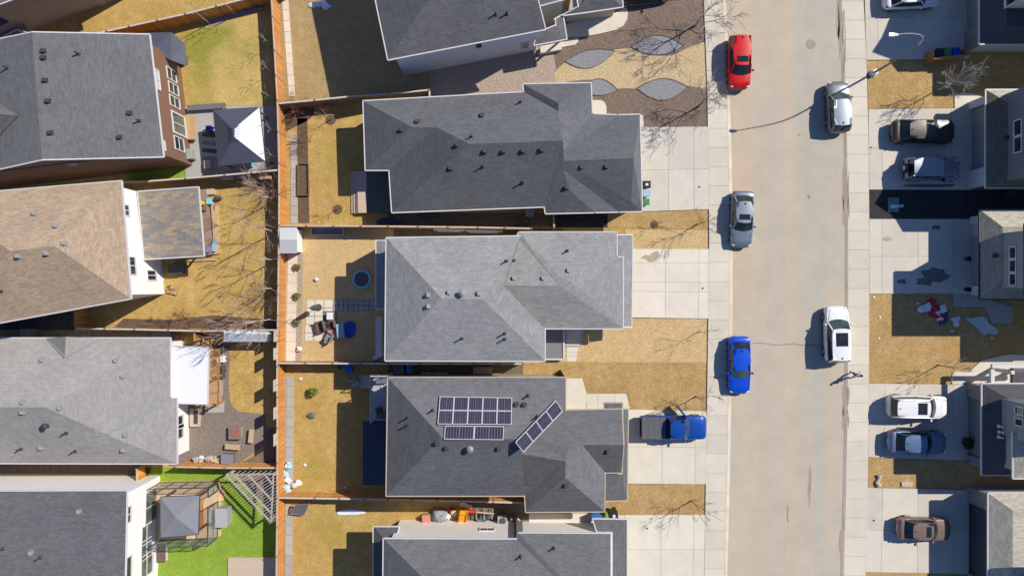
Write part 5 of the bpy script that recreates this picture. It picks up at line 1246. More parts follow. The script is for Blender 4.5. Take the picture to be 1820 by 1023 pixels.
# ================================================================== bins
def binobj(label, px, py, rz, col, name='wheelie_bin', s=(.55, .65, 1.05), z0=.11, lid=None, sign=None, group='wheeled bins', openlid=False):
    t = thing(name, label, 'bin', P(px, py, z0), math.radians(rz), group)
    m = plain('bin_' + col, BINC[col], .5, .06); md = plain('bin_lid_' + (lid or col), [x * 1.15 for x in BINC[lid or col]], .45, .06)
    a, b, hh = s; mb = MB()
    vs = [(sx * a * k / 2, sy * b * k / 2, z) for z, k in ((.06, .80), (hh * .93, 1)) for sy in (-1, 1) for sx in (-1, 1)]
    mb.raw(vs, [(0, 2, 3, 1), (0, 1, 5, 4), (2, 6, 7, 3), (0, 4, 6, 2), (1, 3, 7, 5), (4, 5, 7, 6)], m); mb.box((0, 0, hh * .94), (a * 1.06, b * 1.04, .05), m); mb.build('body', t, False)
    mb = MB()
    if openlid: mb.box((0, b * .5 + .08, hh * .75), (a * 1.06, .06, .6), md)
    else:
        mb.box((0, -.02, hh * .985), (a * 1.08, b * 1.08, .05), md); mb.box((0, -.02, hh * 1.02), (a * .85, b * .8, .03), md)
    mb.build('lid', t, False)
    mb = MB(); mb.bar((-a * .4, b * .58, hh * .92), (a * .4, b * .58, hh * .92), .035, .035, md); mb.build('handle', t, False)
    for sx in (-1, 1):
        mb = MB(); mb.tube([(sx * a * .42, b * .4, .1), (sx * a * .52, b * .4, .1)], .1, 'tyre', 10); mb.build('wheel', t, False)
    if sign:
        mb = MB(); mb.box((0, -.05, hh * 1.037), (a * .34, b * .34, .006), sign); mb.build('sticker', t, False)
    return t
BINC = dict(black=(.025, .026, .03), blue=(.02, .15, .42), green=(.06, .20, .06), pale=(.30, .42, .55), deep=(.015, .05, .45), lime=(.14, .36, .05))
plain('sticker_white', (.7, .7, .7), .5, .05)
binobj('black bin, upper one of three against the low dark roofed house', 1144.5, 331, 90, 'black', sign='sticker_white'); binobj('pale blue bin, middle of three against the low dark roofed house', 1144.5, 346, 90, 'pale'); binobj('green lidded bin, lowest of three against the low dark roofed house', 1144.5, 361, 90, 'green', s=(.5, .5, .9))
binobj('black bin beside the solar roofed house at the bottom lawn corner', 1088, 908, 10, 'black', s=(.62, .75, 1.1), z0=.1, sign='sticker_white'); binobj('lime green bin squeezed beside a black bin under the solar roofed house', 1078, 910, 0, 'lime', s=(.45, .55, .95), z0=.1); binobj('bright blue bin under the edge of the solar roofed house', 1058, 913, 0, 'blue', s=(.8, .5, .95), z0=.09)
bs_ = thing('bin_store', 'orange wooden bin store open at the top, on the lawn edge at the upper right', 'bin store', P(1676, 101, .03))
plain('store_wood', (.40, .21, .085), .7, .15); striped('store_wood_b', (.38, .19, .075), 'z', .14, .6, .08, .1)
for a, b in (((1643, 97), (1643, 113)), ((1643, 113), (1702, 107)), ((1702, 107), (1702, 92))):
    mb = MB(); A = P(*a, .03); B = P(*b, .03); mb.bar(A + Vector((0, 0, .65)), B + Vector((0, 0, .65)), .07, 1.3, 'store_wood_b'); mb.bar(A + Vector((0, 0, 1.32)), B + Vector((0, 0, 1.32)), .14, .05, 'store_wood'); mb.build('side_panel', bs_)
binobj('black bin, left one inside the orange bin store', 1657, 101, 180, 'black', z0=.03); binobj('green bin in the middle of the orange bin store', 1671, 100, 180, 'green', z0=.03); binobj('deep blue bin with raised lid inside the orange bin store', 1687, 99, 180, 'deep', z0=.03, openlid=True)
# utility lid in the black gravel
t = thing('utility_lid', 'grey green utility box lid in the black gravel strip', 'utility lid', P(1588, 364, .05)); plain('lid_green', (.19, .24, .21), .6, .1)
mb = MB(); mb.box(P(1588, 364, .08), (.95, 1.25, .12), 'lid_green'); mb.build('lid', t, bevel=.05)
mb = MB(); mb.box(P(1589, 367, .148), (.62, .3, .02), 'snow'); mb.box(P(1600, 366, .17), (.55, .22, .05), 'trim_white', .1); mb.build('pipe_end', t)
mb = MB(); mb.lathe(P(1790, 342, .05), [(.3, 0), (.32, .4), (.25, .55), (.02, .6)], 'leaf_dark', 12); mb.build('green_drum', label='dark green drum beside the black gravel strip at the right edge', cat='drum')
# ================================================================== garden buildings and furniture
def up3(x, y, z): return P(x, y, z)
striped('deck_pale', (.66, .47, .31), 'x', .145, .7, .09, .1); striped('deck_bluegrey', (.40, .42, .46), 'x', .145, .7, .09, .08); striped('deck_dark', (.105, .105, .125), 'x', .145, .6, .1, .1); striped('deck_brown', (.33, .225, .17), 'y', .145, .7, .09, .1); striped('boards_pink', (.55, .43, .33), 'y', .145, .8, .09, .06)
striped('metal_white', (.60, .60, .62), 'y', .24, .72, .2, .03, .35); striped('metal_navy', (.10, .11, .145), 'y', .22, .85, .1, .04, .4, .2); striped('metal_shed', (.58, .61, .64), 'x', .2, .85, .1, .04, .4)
plain('navy_sheet', (.045, .055, .085), .5, .1); plain('frame_dark', (.07, .07, .075), .5, .1); plain('cloth_grey', (.22, .225, .25), .8, .06); plain('cloth_dark', (.15, .15, .16), .8, .06); plain('wood_orange', (.45, .22, .08), .7, .15); plain('wood_tan', (.52, .36, .22), .7, .12); plain('brick_red', (.34, .12, .07), .8, .2); plain('pergola_white', (.46, .40, .37), .6, .1)
plain('plastic_blue', (.02, .17, .55), .45, .08); plain('plastic_teal', (.20, .60, .68), .45, .08); plain('plastic_yellow', (.75, .42, .03), .45, .1); plain('plastic_red', (.48, .05, .045), .45, .1); plain('plastic_orange', (.80, .30, .01), .4, .06); plain('cushion_brown', (.16, .105, .085), .85, .1); plain('cushion_pink', (.60, .20, .16), .8, .1); plain('ice_blue', (.30, .44, .52), .6, .08); plain('ball_violet', (.22, .20, .60), .4, .06); plain('bag_cyan', (.38, .62, .72), .4, .15, 5); plain('bag_white', (.74, .75, .76), .45, .1); plain('grey_plastic', (.34, .35, .36), .5, .08); plain('tarp_grey', (.26, .28, .28), .7, .12); plain('steel', (.45, .46, .48), .35, .1, metal=.6)
plain('pool_dark', (.11, .105, .13), .7, .1)
glassm('rail_glass', (.30, .38, .33), .12, .22)
def boxobj(name, label, cat, px, py, size, mat, z=0.0, rz=0, bevel=.02, group=None, top=None, legs=False):
    t = thing(name, label, cat, P(px, py, z), math.radians(rz), group)
    a, b, c = size
    if legs:
        mb = MB(); mb.box((0, 0, c - .05), (a, b, .08), mat); mb.build('top', t, False, bevel=bevel)
        for sx in (-1, 1):
            for sy in (-1, 1): m = MB(); m.box((sx * (a / 2 - .08), sy * (b / 2 - .08), (c - .09) / 2), (.07, .07, c - .09), mat); m.build('leg', t, False)
    else:
        mb = MB(); mb.box((0, 0, c / 2), (a, b, c), mat); mb.build('body', t, False, bevel=bevel)
        mb = MB(); mb.box((0, 0, c + .025), (a * 1.05, b * 1.05, .05), top or mat); mb.build('lid', t, False, bevel=.012)
    return t
def hipobj(name, label, cat, corners, ze, apex, mats, posts=True, group=None, names='roof', base=0.0, trim='frame_dark'):
    q = [P(x, y, ze) for x, y in corners]; c = sum(q, Vector()) / 4; c.z = base
    t = thing(name, label, cat, c, 0, group)
    ap = [P(*a) for a in apex]
    mb = MB()
    if len(ap) == 1: fs = [(q[0], q[1], ap[0]), (q[1], q[2], ap[0]), (q[2], q[3], ap[0]), (q[3], q[0], ap[0])]
    else: fs = [(q[0], q[1], ap[0]), (q[1], q[2], ap[1], ap[0]), (q[2], q[3], ap[1]), (q[3], q[0], ap[0], ap[1])]
    for f, m in zip(fs, mats):
        n = (f[1] - f[0]).cross(f[2] - f[0]); f = f if n.z > 0 else f[::-1]; mb.face(f, m)
    mb.build(names, t)
    mb = MB()
    for a, b in zip(q, q[1:] + q[:1]): mb.bar(a - Vector((0, 0, .06)), b - Vector((0, 0, .06)), .08, .12, trim)
    mb.build('eave_beam', t)
    if posts:
        for k in q:
            d = (Vector((c.x, c.y, 0)) - Vector((k.x, k.y, 0))) * .1; m = MB(); m.box((k.x + d.x, k.y + d.y, (base + ze) / 2), (.11, .11, ze - base), trim); m.build('post', t)
    return t
# metal roofed gazebo
g = hipobj('gazebo', 'gazebo with navy metal roof whose right slope shines white', 'gazebo', [(379, 196), (461, 191), (471, 286), (389, 294)], 2.5, [(414, 230, 3.45), (416, 243, 3.45)], ['metal_navy', 'metal_white', 'metal_navy', 'metal_navy'])  # white faces paint the sun's glare on navy metal
mb = MB(); a = [P(402, 222, 3.05), P(429, 220, 3.1), P(431, 255, 3.1), P(405, 258, 3.05)]; b = [P(413, 229, 3.62), P(417, 229, 3.62), P(417, 244, 3.62), P(414, 244, 3.62)]
for i in range(4):
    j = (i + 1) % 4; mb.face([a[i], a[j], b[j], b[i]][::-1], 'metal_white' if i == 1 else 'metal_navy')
mb.face(b[::-1], 'metal_navy')
for i in (2, 3): mb.bar(a[i] - Vector((0, 0, .05)), a[(i + 1) % 4] - Vector((0, 0, .05)), .05, .16, 'frame_dark')
mb.build('roof_cap', g)
# patio stuff around it
boxobj('air_conditioner', 'grey air conditioner box against the brown wall', 'air conditioner', 341, 277, (.75, .8, .8), 'grey_plastic', .03, 5, .02, 'air conditioners')
boxobj('storage_cube', 'deep blue cube stool at the left edge of the metal gazebo', 'stool', 375, 231, (.42, .5, .5), plain('cube_blue', (.02, .05, .30), .6, .1), .03)
boxobj('garden_chair', 'pale cushioned chair below the left corner of the metal gazebo', 'chair', 373, 294, (.5, .65, .5), 'boards_pink', .03, 4, .06)
mb = MB(); 
for k in range(4): mb.box(P(373, 240 + k * 14, .04), (1.3, .36, .012), 'cloth_grey' if k % 2 else 'frame_dark', -.08)
mb.build('rug', label='striped grey outdoor rug beside the metal gazebo', cat='rug')
boxobj('pool_box', 'bright blue and white tank at the lower right of the metal gazebo', 'tank', 447, 291, (.35, .6, .5), 'plastic_teal', .03, 0, .03)
for i, (x, y, lb) in enumerate([(352, 192, 'long grey bench along the lawn edge above the metal gazebo')]):
    boxobj('bench', lb, 'bench', x + 18, y, (3.2, .45, .45), 'cloth_dark', .03, 4, .02, legs=True)
for i, (x, y) in enumerate([(404, 316), (432, 313), (472, 316)]):
    mb = MB(); c = P(x, y, 1.2); mb.box(c, (.95, .22, .25), ['plastic_mint' if 'plastic_mint' in MATS else plain('plastic_mint', (.40, .55, .47), .6, .1), 'boards_pink', 'plastic_yellow' if False else 'wood_tan'][i], .06)
    mb.box(c - Vector((0, .08, .3)), (.08, .04, .5), 'post_dark')
    mb.build('fence_planter', label=['mint green planter hung on the brown fence below the metal gazebo', 'pale pink planter hung on the brown fence below the metal gazebo', 'tan planter hung near the right end of the brown fence'][i], cat='planter', group='planters hung on the brown fence')
# rock edged sapling bed
sheet('planting_bed', cr_smooth([(364, 42), (380, 34), (410, 26), (432, 18), (448, 12), (462, 6), (466, 16), (440, 26), (410, 34), (385, 44), (370, 46), (364, 42)], 3)[:-1], 0, .03, 'grey_gravel')
for k in range(16):
    x, y = random.uniform(425, 470), random.uniform(4, 20); mb = MB(); mb.blob(P(x, y, .06), (random.uniform(.12, .24), random.uniform(.12, .22), .13), 'stone', .3, 7, 5)
    mb.build('rock', label='pale rock in the corner heap above the green upper yard', cat='rock', group='pale rocks heaped in the upper yard corner')
# birch yard deck
d = thing('deck', 'brown deck with tan edge boards beyond the mottled porch roof', 'deck', P(366, 395, 0))
mb = MB(); mb.prism(xy([(300, 341), (366, 336), (378, 452), (310, 460)], .42), 0, .42, 'deck_brown'); mb.build('deck_floor', d)
mb = MB(); mb.prism(xy([(374, 356), (384, 355), (390, 450), (381, 452)], .22), 0, .22, striped('deck_tan', (.52, .37, .22), 'x', .145, .7, .09, .1)); mb.build('step', d)
mb = MB(); mb.prism(xy([(352, 337), (380, 335), (381, 345), (353, 347)], .3), 0, .3, 'boards_pink'); mb.build('landing', d)
for i, (x, y, s, m, lb) in enumerate([(358, 361, (.2, .2, .45), 'plastic_yellow', 'yellow toy on the brown deck'), (360, 371, (.3, .25, .2), 'cushion_brown', 'small brown toy beside the yellow one on the deck')]):
    mb = MB(); c = P(x, y, .42 + s[2]); mb.blob(c - Vector((0, 0, s[2] * .2)), s, m, .1, 8, 6); mb.box(c + Vector((0, 0, -s[2] * .8)), (s[0] * 1.6, s[1] * 1.6, s[2] * .5), m); mb.build('toy', label=lb, cat='toy', group='toys on the brown deck')
boxobj('water_table', 'teal topped play table at the corner of the brown deck', 'table', 376, 359, (.5, .5, .6), 'plastic_teal', .02, 0, .04, legs=True)
mb = MB(); mb.lathe(P(370, 445, .42), [(.02, 0), (.18, .05), (.25, .22), (.2, .4), (.05, .5)], 'ball_violet', 12); mb.build('ball', label='violet blue ball at the lower corner of the brown deck', cat='ball')
boxobj('toy_slide', 'pale blue folded play sheet on the deck step', 'play sheet', 382, 436, (.28, 1.0, .25), 'ice_blue', .22, -4)
t = thing('ladder_rail', 'pair of long tan rails lying below the mottled porch', 'timber', P(364, 458, 0)); mb = MB(); mb.bar(P(343, 459, .12), P(384, 450, .1), .12, .12, 'wood_orange'); mb.bar(P(336, 463, .12), P(384, 461, .1), .16, .12, 'wood_tan'); mb.build('rails', t)
mb = MB(); mb.tube([P(389, 353, .5), P(392, 352, 1.3), P(397, 353, 1.7)], .03, 'frame_dark', 6); mb.lathe(P(389, 353, 0), [(.25, 0), (.22, .5), (.05, .55)], 'frame_dark', 10); mb.build('pump', label='dark garden pump at the deck corner casting a thin shadow', cat='pump')
boxobj('dark_bin_box', 'dark box in the shade beside the white bay door', 'box', 318, 478, (1.1, .8, .7), 'frame_dark', .01, 3)
t = thing('log_pile', 'small heap of logs by the corner of the white wall', 'log pile', P(301, 515, 0)); mb = MB()
for k in range(12): c = P(random.uniform(295, 306), random.uniform(508, 522), random.uniform(.08, .35)); mb.tube([c, c + Vector((random.uniform(.2, .5), random.uniform(-.3, .3), 0))], .07, 'wood_tan' if k % 2 else 'bark_brown', 6)
mb.build('logs', t)
# ---- grey shed and fire pit patio
t = thing('garden_shed', 'long grey metal shed with a white end, beneath the birch shadows', 'shed', P(440, 598, 0))
mb = MB(); mb.prism(xy([(400, 589), (476, 590), (476, 605), (400, 605)], 1.7), 0, 1.75, 'metal_shed'); mb.build('wall', t)
mb = MB(); a, b, c, e, f, g2 = P(397, 587, 1.8), P(476, 589, 1.8), P(474, 607, 1.7), P(397, 607, 1.7), P(398, 592, 2.0), P(475, 594, 2.0)
mb.face([a, f, g2, b], 'metal_shed'); mb.face([f, e, c, g2], 'metal_shed', -.05); mb.face([b, g2, P(484, 604, 1.3), P(482, 592, 1.3)], 'trim_white'); mb.face([g2, c, P(484, 604, 1.3)], 'trim_white'); mb.build('roof', t)
p = thing('pergola', 'narrow pergola of rust coloured slats beside the white patio cover', 'pergola', P(380, 668, 0))
mb = MB(); mb.bar(P(390, 620, 2.35), P(387, 719, 2.35), .09, .16, 'wood_orange'); mb.bar(P(371, 620, 2.35), P(369, 719, 2.35), .09, .16, 'wood_orange')
for y in (636, 653, 677, 700): mb.bar(P(370, y, 2.3), P(389, y - 2, 2.3), .09, .14, 'wood_orange')
mb.build('beam', p); mb = MB()
for k in range(34): y = 621 + k * 2.9; mb.bar(P(368, y + .6, 2.48), P(391, y - .8, 2.48), .045, .06, 'wood_orange', random.uniform(-.3, .2))
mb.build('slats', p)
for x, y in ((389, 622), (388, 668), (387, 716)): m = MB(); m.box(P(x, y, 1.15), (.13, .13, 2.3), 'wood_orange'); m.build('post', p)
sheet('deck_floor', [(302, 618), (393, 618), (391, 722), (302, 722)], 0, .12, 'deck_tan'); sheet('step_strip', [(393.5, 622), (398, 622), (396, 700), (391.5, 716)], 0, .06, 'paver')
t = thing('kettle_grill', 'black round grill at the top end of the narrow pergola', 'grill', P(401, 620, .02)); mb = MB(); mb.lathe((0, 0, .5), [(.05, 0), (.24, .08), (.30, .25), (.24, .42), (.04, .5)], 'frame_dark', 14); mb.build('bowl', t, False, smooth=True)
for a in (0, 2.1, 4.2): m = MB(); m.tube([(.1 * math.cos(a), .1 * math.sin(a), .6), (.32 * math.cos(a), .32 * math.sin(a), 0)], .02, 'steel', 5); m.build('leg', t, False)
t = boxobj('garden_chair', 'white framed chair at the head of the row of pots', 'chair', 399, 637, (.5, .55, .48), 'bag_white', .02, 5, .03, legs=True); m = MB(); m.box((-.24, 0, .7), (.05, .5, .45), 'bag_white'); m.build('backrest', t, False)
for i, (x, y) in enumerate([(400, 651), (401, 659), (399.5, 667)]):
    t = thing('plant_pot', f'dark round pot, {ORD[i]} from the top in the row beside the narrow pergola', 'pot', P(x, y, .02), 0, 'dark pots beside the narrow pergola'); mb = MB(); mb.lathe((0, 0, 0), [(.15, 0), (.22, .35), (.2, .36), (.18, .3), (.02, .28)], 'cloth_dark', 12); mb.build('pot', t, False); mb = MB(); mb.lathe((0, 0, .29), [(.17, 0), (.02, .02)], 'mulch', 10); mb.build('soil', t, False)
t = thing('fire_pit', 'square fire pit table with brick red centre', 'fire pit', P(421, 767, .02)); mb = MB(); mb.box((0, 0, .2), (.9, .9, .4), 'wood_tan'); mb.box((0, 0, .42), (1.05, 1.05, .06), 'patio_paver'); mb.build('surround', t, False); mb = MB(); mb.box((0, 0, .462), (.62, .62, .03), 'brick_red')
for k in range(3): mb.bar((-.3, -.2 + k * .2, .49), (.3, -.2 + k * .2, .49), .06, .03, 'brick_red', .3)
mb.build('burner', t, False)
boxobj('bench', 'tan plank bench standing upright in the picture right of the fire pit', 'bench', 449, 773, (.42, 1.15, .42), 'wood_tan', .02, -6, legs=True, group='plank benches by the fire pit'); boxobj('bench', 'tan plank bench lying across below the fire pit', 'bench', 416, 792, (1.25, .45, .42), 'wood_tan', .02, -4, legs=True, group='plank benches by the fire pit')
boxobj('deck_box', 'dark grey storage chest by the pile under the fire pit patio', 'storage chest', 409, 812, (.95, .8, .65), 'cloth_dark', .02, -3, top='cloth_grey')
t = thing('junk_pile', 'heap of cloth and white bags along the orange fence by the storage chest', 'heap', P(370, 816, 0)); mb = MB()
for k in range(26): mb.blob(P(random.uniform(347, 397), random.uniform(812, 820), random.uniform(.1, .35)), (random.uniform(.12, .3), random.uniform(.12, .26), random.uniform(.1, .22)), ['bag_white', 'wood_tan', 'grey_plastic', 'boards_pink'][k % 4], .3, 7, 5, rz=random.random())
mb.build('heap', t)
t = thing('porch_steps', 'tan framed steps below the white bay of the light grey roofed house', 'steps', P(347, 742, 0)); mb = MB(); mb.prism(xy([(337, 725), (356, 727), (354, 758), (337, 758)], .3), 0, .3, 'boards_pink'); mb.prism(xy([(344, 729), (352, 729), (351, 753), (344, 753)], .32), .29, .32, 'frame_dark'); mb.build('steps', t)
sheet('paving_slab', [(370, 722), (390, 714), (399, 713), (398, 732), (370, 733)], 0, .05, 'grey_slab')
t = thing('firewood', 'scattered heap of split wood above the white patio cover', 'firewood', P(368, 604, 0)); mb = MB()
for k in range(26): c = P(random.uniform(352, 385), random.uniform(600, 612), random.uniform(.1, .5)); mb.bar(c, c + Vector((random.uniform(-.5, .5), random.uniform(-.4, .4), random.uniform(-.1, .1))), .08, .06, 'wood_tan' if k % 3 else 'wood_orange')
mb.build('logs', t)
t = thing('trellis', 'rust coloured upright board beside the firewood heap', 'board', P(352, 595, 0)); mb = MB(); mb.box(P(352, 595, .8), (.08, .9, 1.6), 'wood_orange'); mb.build('board', t)
for i, (x, y) in enumerate([(47, 596), (57, 597)][:1]): boxobj('air_conditioner', 'dark air conditioner in the narrow passage above the light grey roof', 'air conditioner', 57, 592, (.8, .8, .8), 'cloth_dark', .02, 0, .02, 'air conditioners')
boxobj('window_well', 'dark basement window well at the right end of the narrow passage', 'window well', 290, 594, (1.5, .6, .25), 'cloth_dark', .02)
# ---- green yard: deck, glass screens, gazebo, pergola
d = thing('deck', 'pale wooden deck ringed by tall glass screens, on the green yard', 'deck', P(335, 906, 0))
mb = MB(); mb.prism(xy([(276, 858), (389, 855), (388, 954), (276, 960)], .6), 0, .6, 'deck_pale'); mb.build('deck_floor', d)
mb = MB(); mb.prism(xy([(389, 872), (397, 871), (397, 889), (389, 889)], .3), 0, .3, 'deck_pale'); mb.build('step', d)
def gscreen(a, b, n, z0=.6, z1=2.55):
    A, B = P(*a, .6), P(*b, .6)
    for k in range(n):
        p, q = A.lerp(B, k / n), A.lerp(B, (k + 1) / n); m = MB(); m.bar(Vector((p.x, p.y, (z0 + z1) / 2)), Vector((q.x, q.y, (z0 + z1) / 2)), .02, z1 - z0, 'rail_glass'); g_ = m.build('glass_panel', d)
    m = MB()
    for z in (z0 + .04, z1): m.bar(Vector((A.x, A.y, z)), Vector((B.x, B.y, z)), .05, .05, 'frame_dark')
    m.bar(Vector((A.x, A.y, 1.55)), Vector((B.x, B.y, 1.55)), .035, .035, 'frame_dark')
    for k in range(n + 1): p = A.lerp(B, k / n); m.box((p.x, p.y, (z0 + z1) / 2), (.06, .06, z1 - z0), 'frame_dark')
    m.build('screen_frame', d)
gscreen((285, 857), (387, 855), 4); gscreen((388, 857), (388, 871), 1); gscreen((388, 890), (387, 953), 2); gscreen((386, 955), (285, 959), 4); 
hipobj('gazebo', 'gazebo with plain slate grey cloth roof on the pale deck', 'gazebo', [(285, 883), (354, 880), (352, 949), (286, 954)], 2.9, [(311, 918, 3.55)], ['cloth_grey'] * 4, base=.6)
boxobj('bench', 'slatted brown bench at the right side of the cloth gazebo', 'bench', 360, 910, (.5, 2.1, .45), 'wood_orange', .6, 1, legs=True)
mb = MB(); 
boxobj('grill', 'covered grey barbecue box beside the pale deck', 'barbecue', 403, 912, (.95, 1.5, 1.15), 'grey_plastic', .01, 0, .06, top=plain('grill_cover', (.42, .40, .43), .6, .05))
pg = thing('pergola', 'three cornered white slatted pergola in the corner of the green yard', 'pergola', P(458, 870, 0)); ZP = 2.6
A_, B_, C_ = (401, 843), (486, 841), (482, 927)
mb = MB()
for a, b in ((A_, C_), ((411, 838), (483, 912)), ((440, 842), (485, 890)), ((470, 842), (486, 862)), (A_, B_), (B_, C_)): mb.bar(P(*a, ZP), P(*b, ZP), .08, .16, 'pergola_white')
mb.build('beam', pg); mb = MB()
for k in range(24):
    t_ = (k + .5) / 24; x, y = lerp(398, 480, t_), lerp(846, 932, t_); L = min((x - 0) * 0 + (y - 836) / .62 if True else 0, (491 - x)); L = max(6, min(L, 491 - x)); mb.bar(P(x, y, ZP + .12), P(x + L, y - L * .62, ZP + .12), .05, .05, 'pergola_white', random.uniform(-.25, .1))
mb.build('slats', pg)
for x, y in ((404, 843), (486, 844), (482, 923)): m = MB(); m.box((*P(x, y, ZP).xy, ZP / 2), (.14, .14, ZP), 'pergola_white'); m.build('post', pg)
sheet('planting_bed', [(418, 838), (489, 838), (488, 915)], 0, .03, 'brown_gravel')
t = thing('patio_boards', 'pale ribbed wooden platform at the bottom of the green yard', 'platform', P(447, 1010, 0)); mb = MB(); mb.prism(xy([(405, 990), (489, 990), (488, 1060), (405, 1060)], .12), 0, .12, 'boards_pink'); mb.build('boards', t)
boxobj('step_box', 'pale steps with a dark tread against the white wall of the green yard house', 'steps', 291, 978, (.7, 1.5, .4), 'trim_white', .01, 0, .02, top='cushion_brown')
bush('small green bush at the upper left of the green yard', 262, 836, .4, .5, 'leaf_dark', 220); 
# ---- low dark roofed house deck
d = thing('deck', 'dark wooden deck with three steps below the low dark roofed house', 'deck', P(660, 340, 0))
mb = MB(); mb.prism(xy([(636, 304), (698, 304), (698, 377), (638, 377)], .55), 0, .55, striped('deck_slate', (.125, .115, .115), 'x', .145, .6, .1, .1)); mb.build('deck_floor', d)
mb = MB(); mb.prism(xy([(635, 304), (651, 304), (651.5, 378), (636, 378)], .565), .1, .565, 'boards_pink'); mb.build('edge_boards', d)
for k in range(3): m = MB(); m.prism(xy([(632.2 - k * 4, 304), (635.8 - k * 4, 304), (636.3 - k * 4, 379), (632.7 - k * 4, 379)], .4 - k * .13), 0, .4 - k * .13, 'boards_pink'); m.build('step', d)
boxobj('air_conditioner', 'pale air conditioner in the shade under the jog of the low dark roof', 'air conditioner', 941, 378, (.7, .7, .75), 'grey_plastic', .02, 0, .02, 'air conditioners'); boxobj('window_well', 'dark window well under the eave of the low dark roofed house', 'window well', 764, 381, (1.5, .6, .2), 'frame_dark', .01)
mb = MB(); c = P(675, 396, .1); mb.blob(P(690, 395, .25), (1.0, .35, .3), 'navy_sheet', .25, 9, 5); mb.build('tarpaulin', label='crumpled navy tarpaulin in the shade below the deck', cat='tarpaulin')
# ---- pale middle lot
t = thing('garden_shed', 'small pale garden shed at the top left corner of the pale middle yard', 'shed', P(513, 427, 0)); mb = MB(); mb.prism(xy([(500, 407), (527, 407), (527, 447), (500, 447)], 1.7), 0, 1.75, 'siding_white'); mb.build('wall', t)
mb = MB(); a = [P(497, 404, 1.8), P(528, 404, 1.8), P(528, 450, 1.8), P(497, 450, 1.8)]; r0, r1 = P(497, 426, 2.15), P(528, 426, 2.15); mb.face([r0, r1, a[1], a[0]], 'trim_pale' if 'trim_pale' in MATS else plain('trim_pale', (.56, .555, .56), .6, .05)); mb.face([a[3], a[2], r1, r0], 'trim_pale', -.05); mb.build('roof', t)
mb = MB(); mb.prism(xy([(528, 418), (537, 418), (537, 437), (528, 437)], .15), 0, .15, 'boards_pink'); mb.build('ramp', t)
mb = MB(); q = [P(554, 405, .25), P(610, 405, .25), P(610, 417, .25), P(554, 417, .25)]
for a, b in zip(q, q[1:] + q[:1]): mb.bar(a, b, .07, .3, 'trim_pale')
mb.prism([p_.xy[:] for p_ in q], 0, .2, 'grey_gravel'); mb.build('raised_planter', label='pale framed raised planter in the fence shadow of the middle yard', cat='planter')
t = thing('trampoline', 'small round trampoline with a teal rim on the shaded lawn', 'trampoline', P(644, 496, .02)); R_ = .76
mb = MB(); mb.lathe((0, 0, .26), [(R_ - .14, .0), (R_ - .13, .035), (R_, .035), (R_ + .03, 0), (R_, -.03)], 'plastic_teal', 28); mb.build('rim_pad', t, False)
mb = MB(); mb.lathe((0, 0, .27), [(R_ - .15, 0), (.01, .004)], 'pool_dark', 28); mb.build('mat', t, False)
for k in range(6): a = k * math.pi / 3; m = MB(); m.tube([(R_ * .95 * math.cos(a), R_ * .95 * math.sin(a), .25), (R_ * math.cos(a), R_ * math.sin(a), 0)], .025, 'steel', 5); m.build('leg', t, False)
slabs('patio', [(545, 532), (592, 532), (590, 606), (541, 606)], [.33, .66], [.2, .4, .6, .8], z1=.03, mat='pale_concrete', gap=.8)
slabs('stepping_path', [(592.5, 533), (668, 533), (668, 552), (592.5, 552)], [.12, .24, .36, .48, .6, .72, .84], [.5], z1=.03, mat='grey_slab', gap=1)
t = thing('parasol', 'folded dark green parasol throwing a long shadow across the pale yard', 'parasol', P(566, 546, .03)); mb = MB(); mb.lathe((0, 0, 0), [(.3, 0), (.3, .06), (.06, .1)], 'frame_dark', 12); mb.build('base', t, False); mb = MB(); mb.tube([(0, 0, .05), (0, 0, 2.55)], .025, 'steel', 6); mb.build('pole', t, False)
mb = MB(); mb.lathe((0, 0, 0), [(.05, 1.0), (.25, 1.05), (.21, 1.5), (.15, 2.0), (.07, 2.45), (.01, 2.5)], plain('cloth_green', (.075, .105, .10), .85, .1), 10); mb.build('canopy', t, False)
mb = MB(); mb.box(P(586, 563, .04), (1.15, 1.0, .02), 'cloth_dark'); mb.build('rug', label='dark rug under the white topped table on the pale patio', cat='rug')
boxobj('side_table', 'square table with a white top on the dark rug', 'table', 588.5, 561, (.52, .6, .5), 'bag_white', .05, 0, legs=True)
def chair(label, px, py, rz, m, w=.75, z=.04, group='cushioned chairs on the pale patio'):
    t = thing('garden_chair', label, 'chair', P(px, py, z), math.radians(rz), group)
    mb = MB(); mb.box((0, 0, .40), (w * .8, w * .8, .14), m); mb.build('seat', t, False, bevel=.05); mb = MB(); mb.box((-w * .42, 0, .66), (.14, w * .85, .55), m); mb.build('backrest', t, False, bevel=.05)
    for s in (-1, 1): mb = MB(); mb.box((0, s * w * .44, .5), (w * .75, .09, .22), m); mb.build('armrest', t, False, bevel=.03)
    for sx in (-1, 1):
        for sy in (-1, 1): mb = MB(); mb.box((sx * w * .32, sy * w * .38, .17), (.05, .05, .34), 'frame_dark'); mb.build('leg', t, False)
    return t
chair('larger brown cushioned chair at the left of the pale patio', 571, 580, 195, 'cushion_brown', 1.0); chair('brown chair with its back to the shade on the pale patio', 592, 576, 190, 'cushion_brown', .7); chair('grey cushioned chair lowest on the pale patio', 587, 598, 150, plain('cushion_grey', (.24, .23, .25), .85, .1), .75)
mb = MB(); mb.blob(P(586, 587, .28), (.26, .24, .22), 'cushion_pink', .08, 12, 7); mb.build('pouffe', label='round pink pouffe between the chairs on the pale patio', cat='pouffe')
mb = MB(); mb.blob(P(580, 606.5, .3), (.22, .18, .24), 'bag_white', .2, 9, 6); mb.blob(P(575, 606, .2), (.2, .16, .18), 'cloth_dark', .2, 8, 5); mb.build('bag', label='white and dark bag at the lower end of the pale patio', cat='bag')
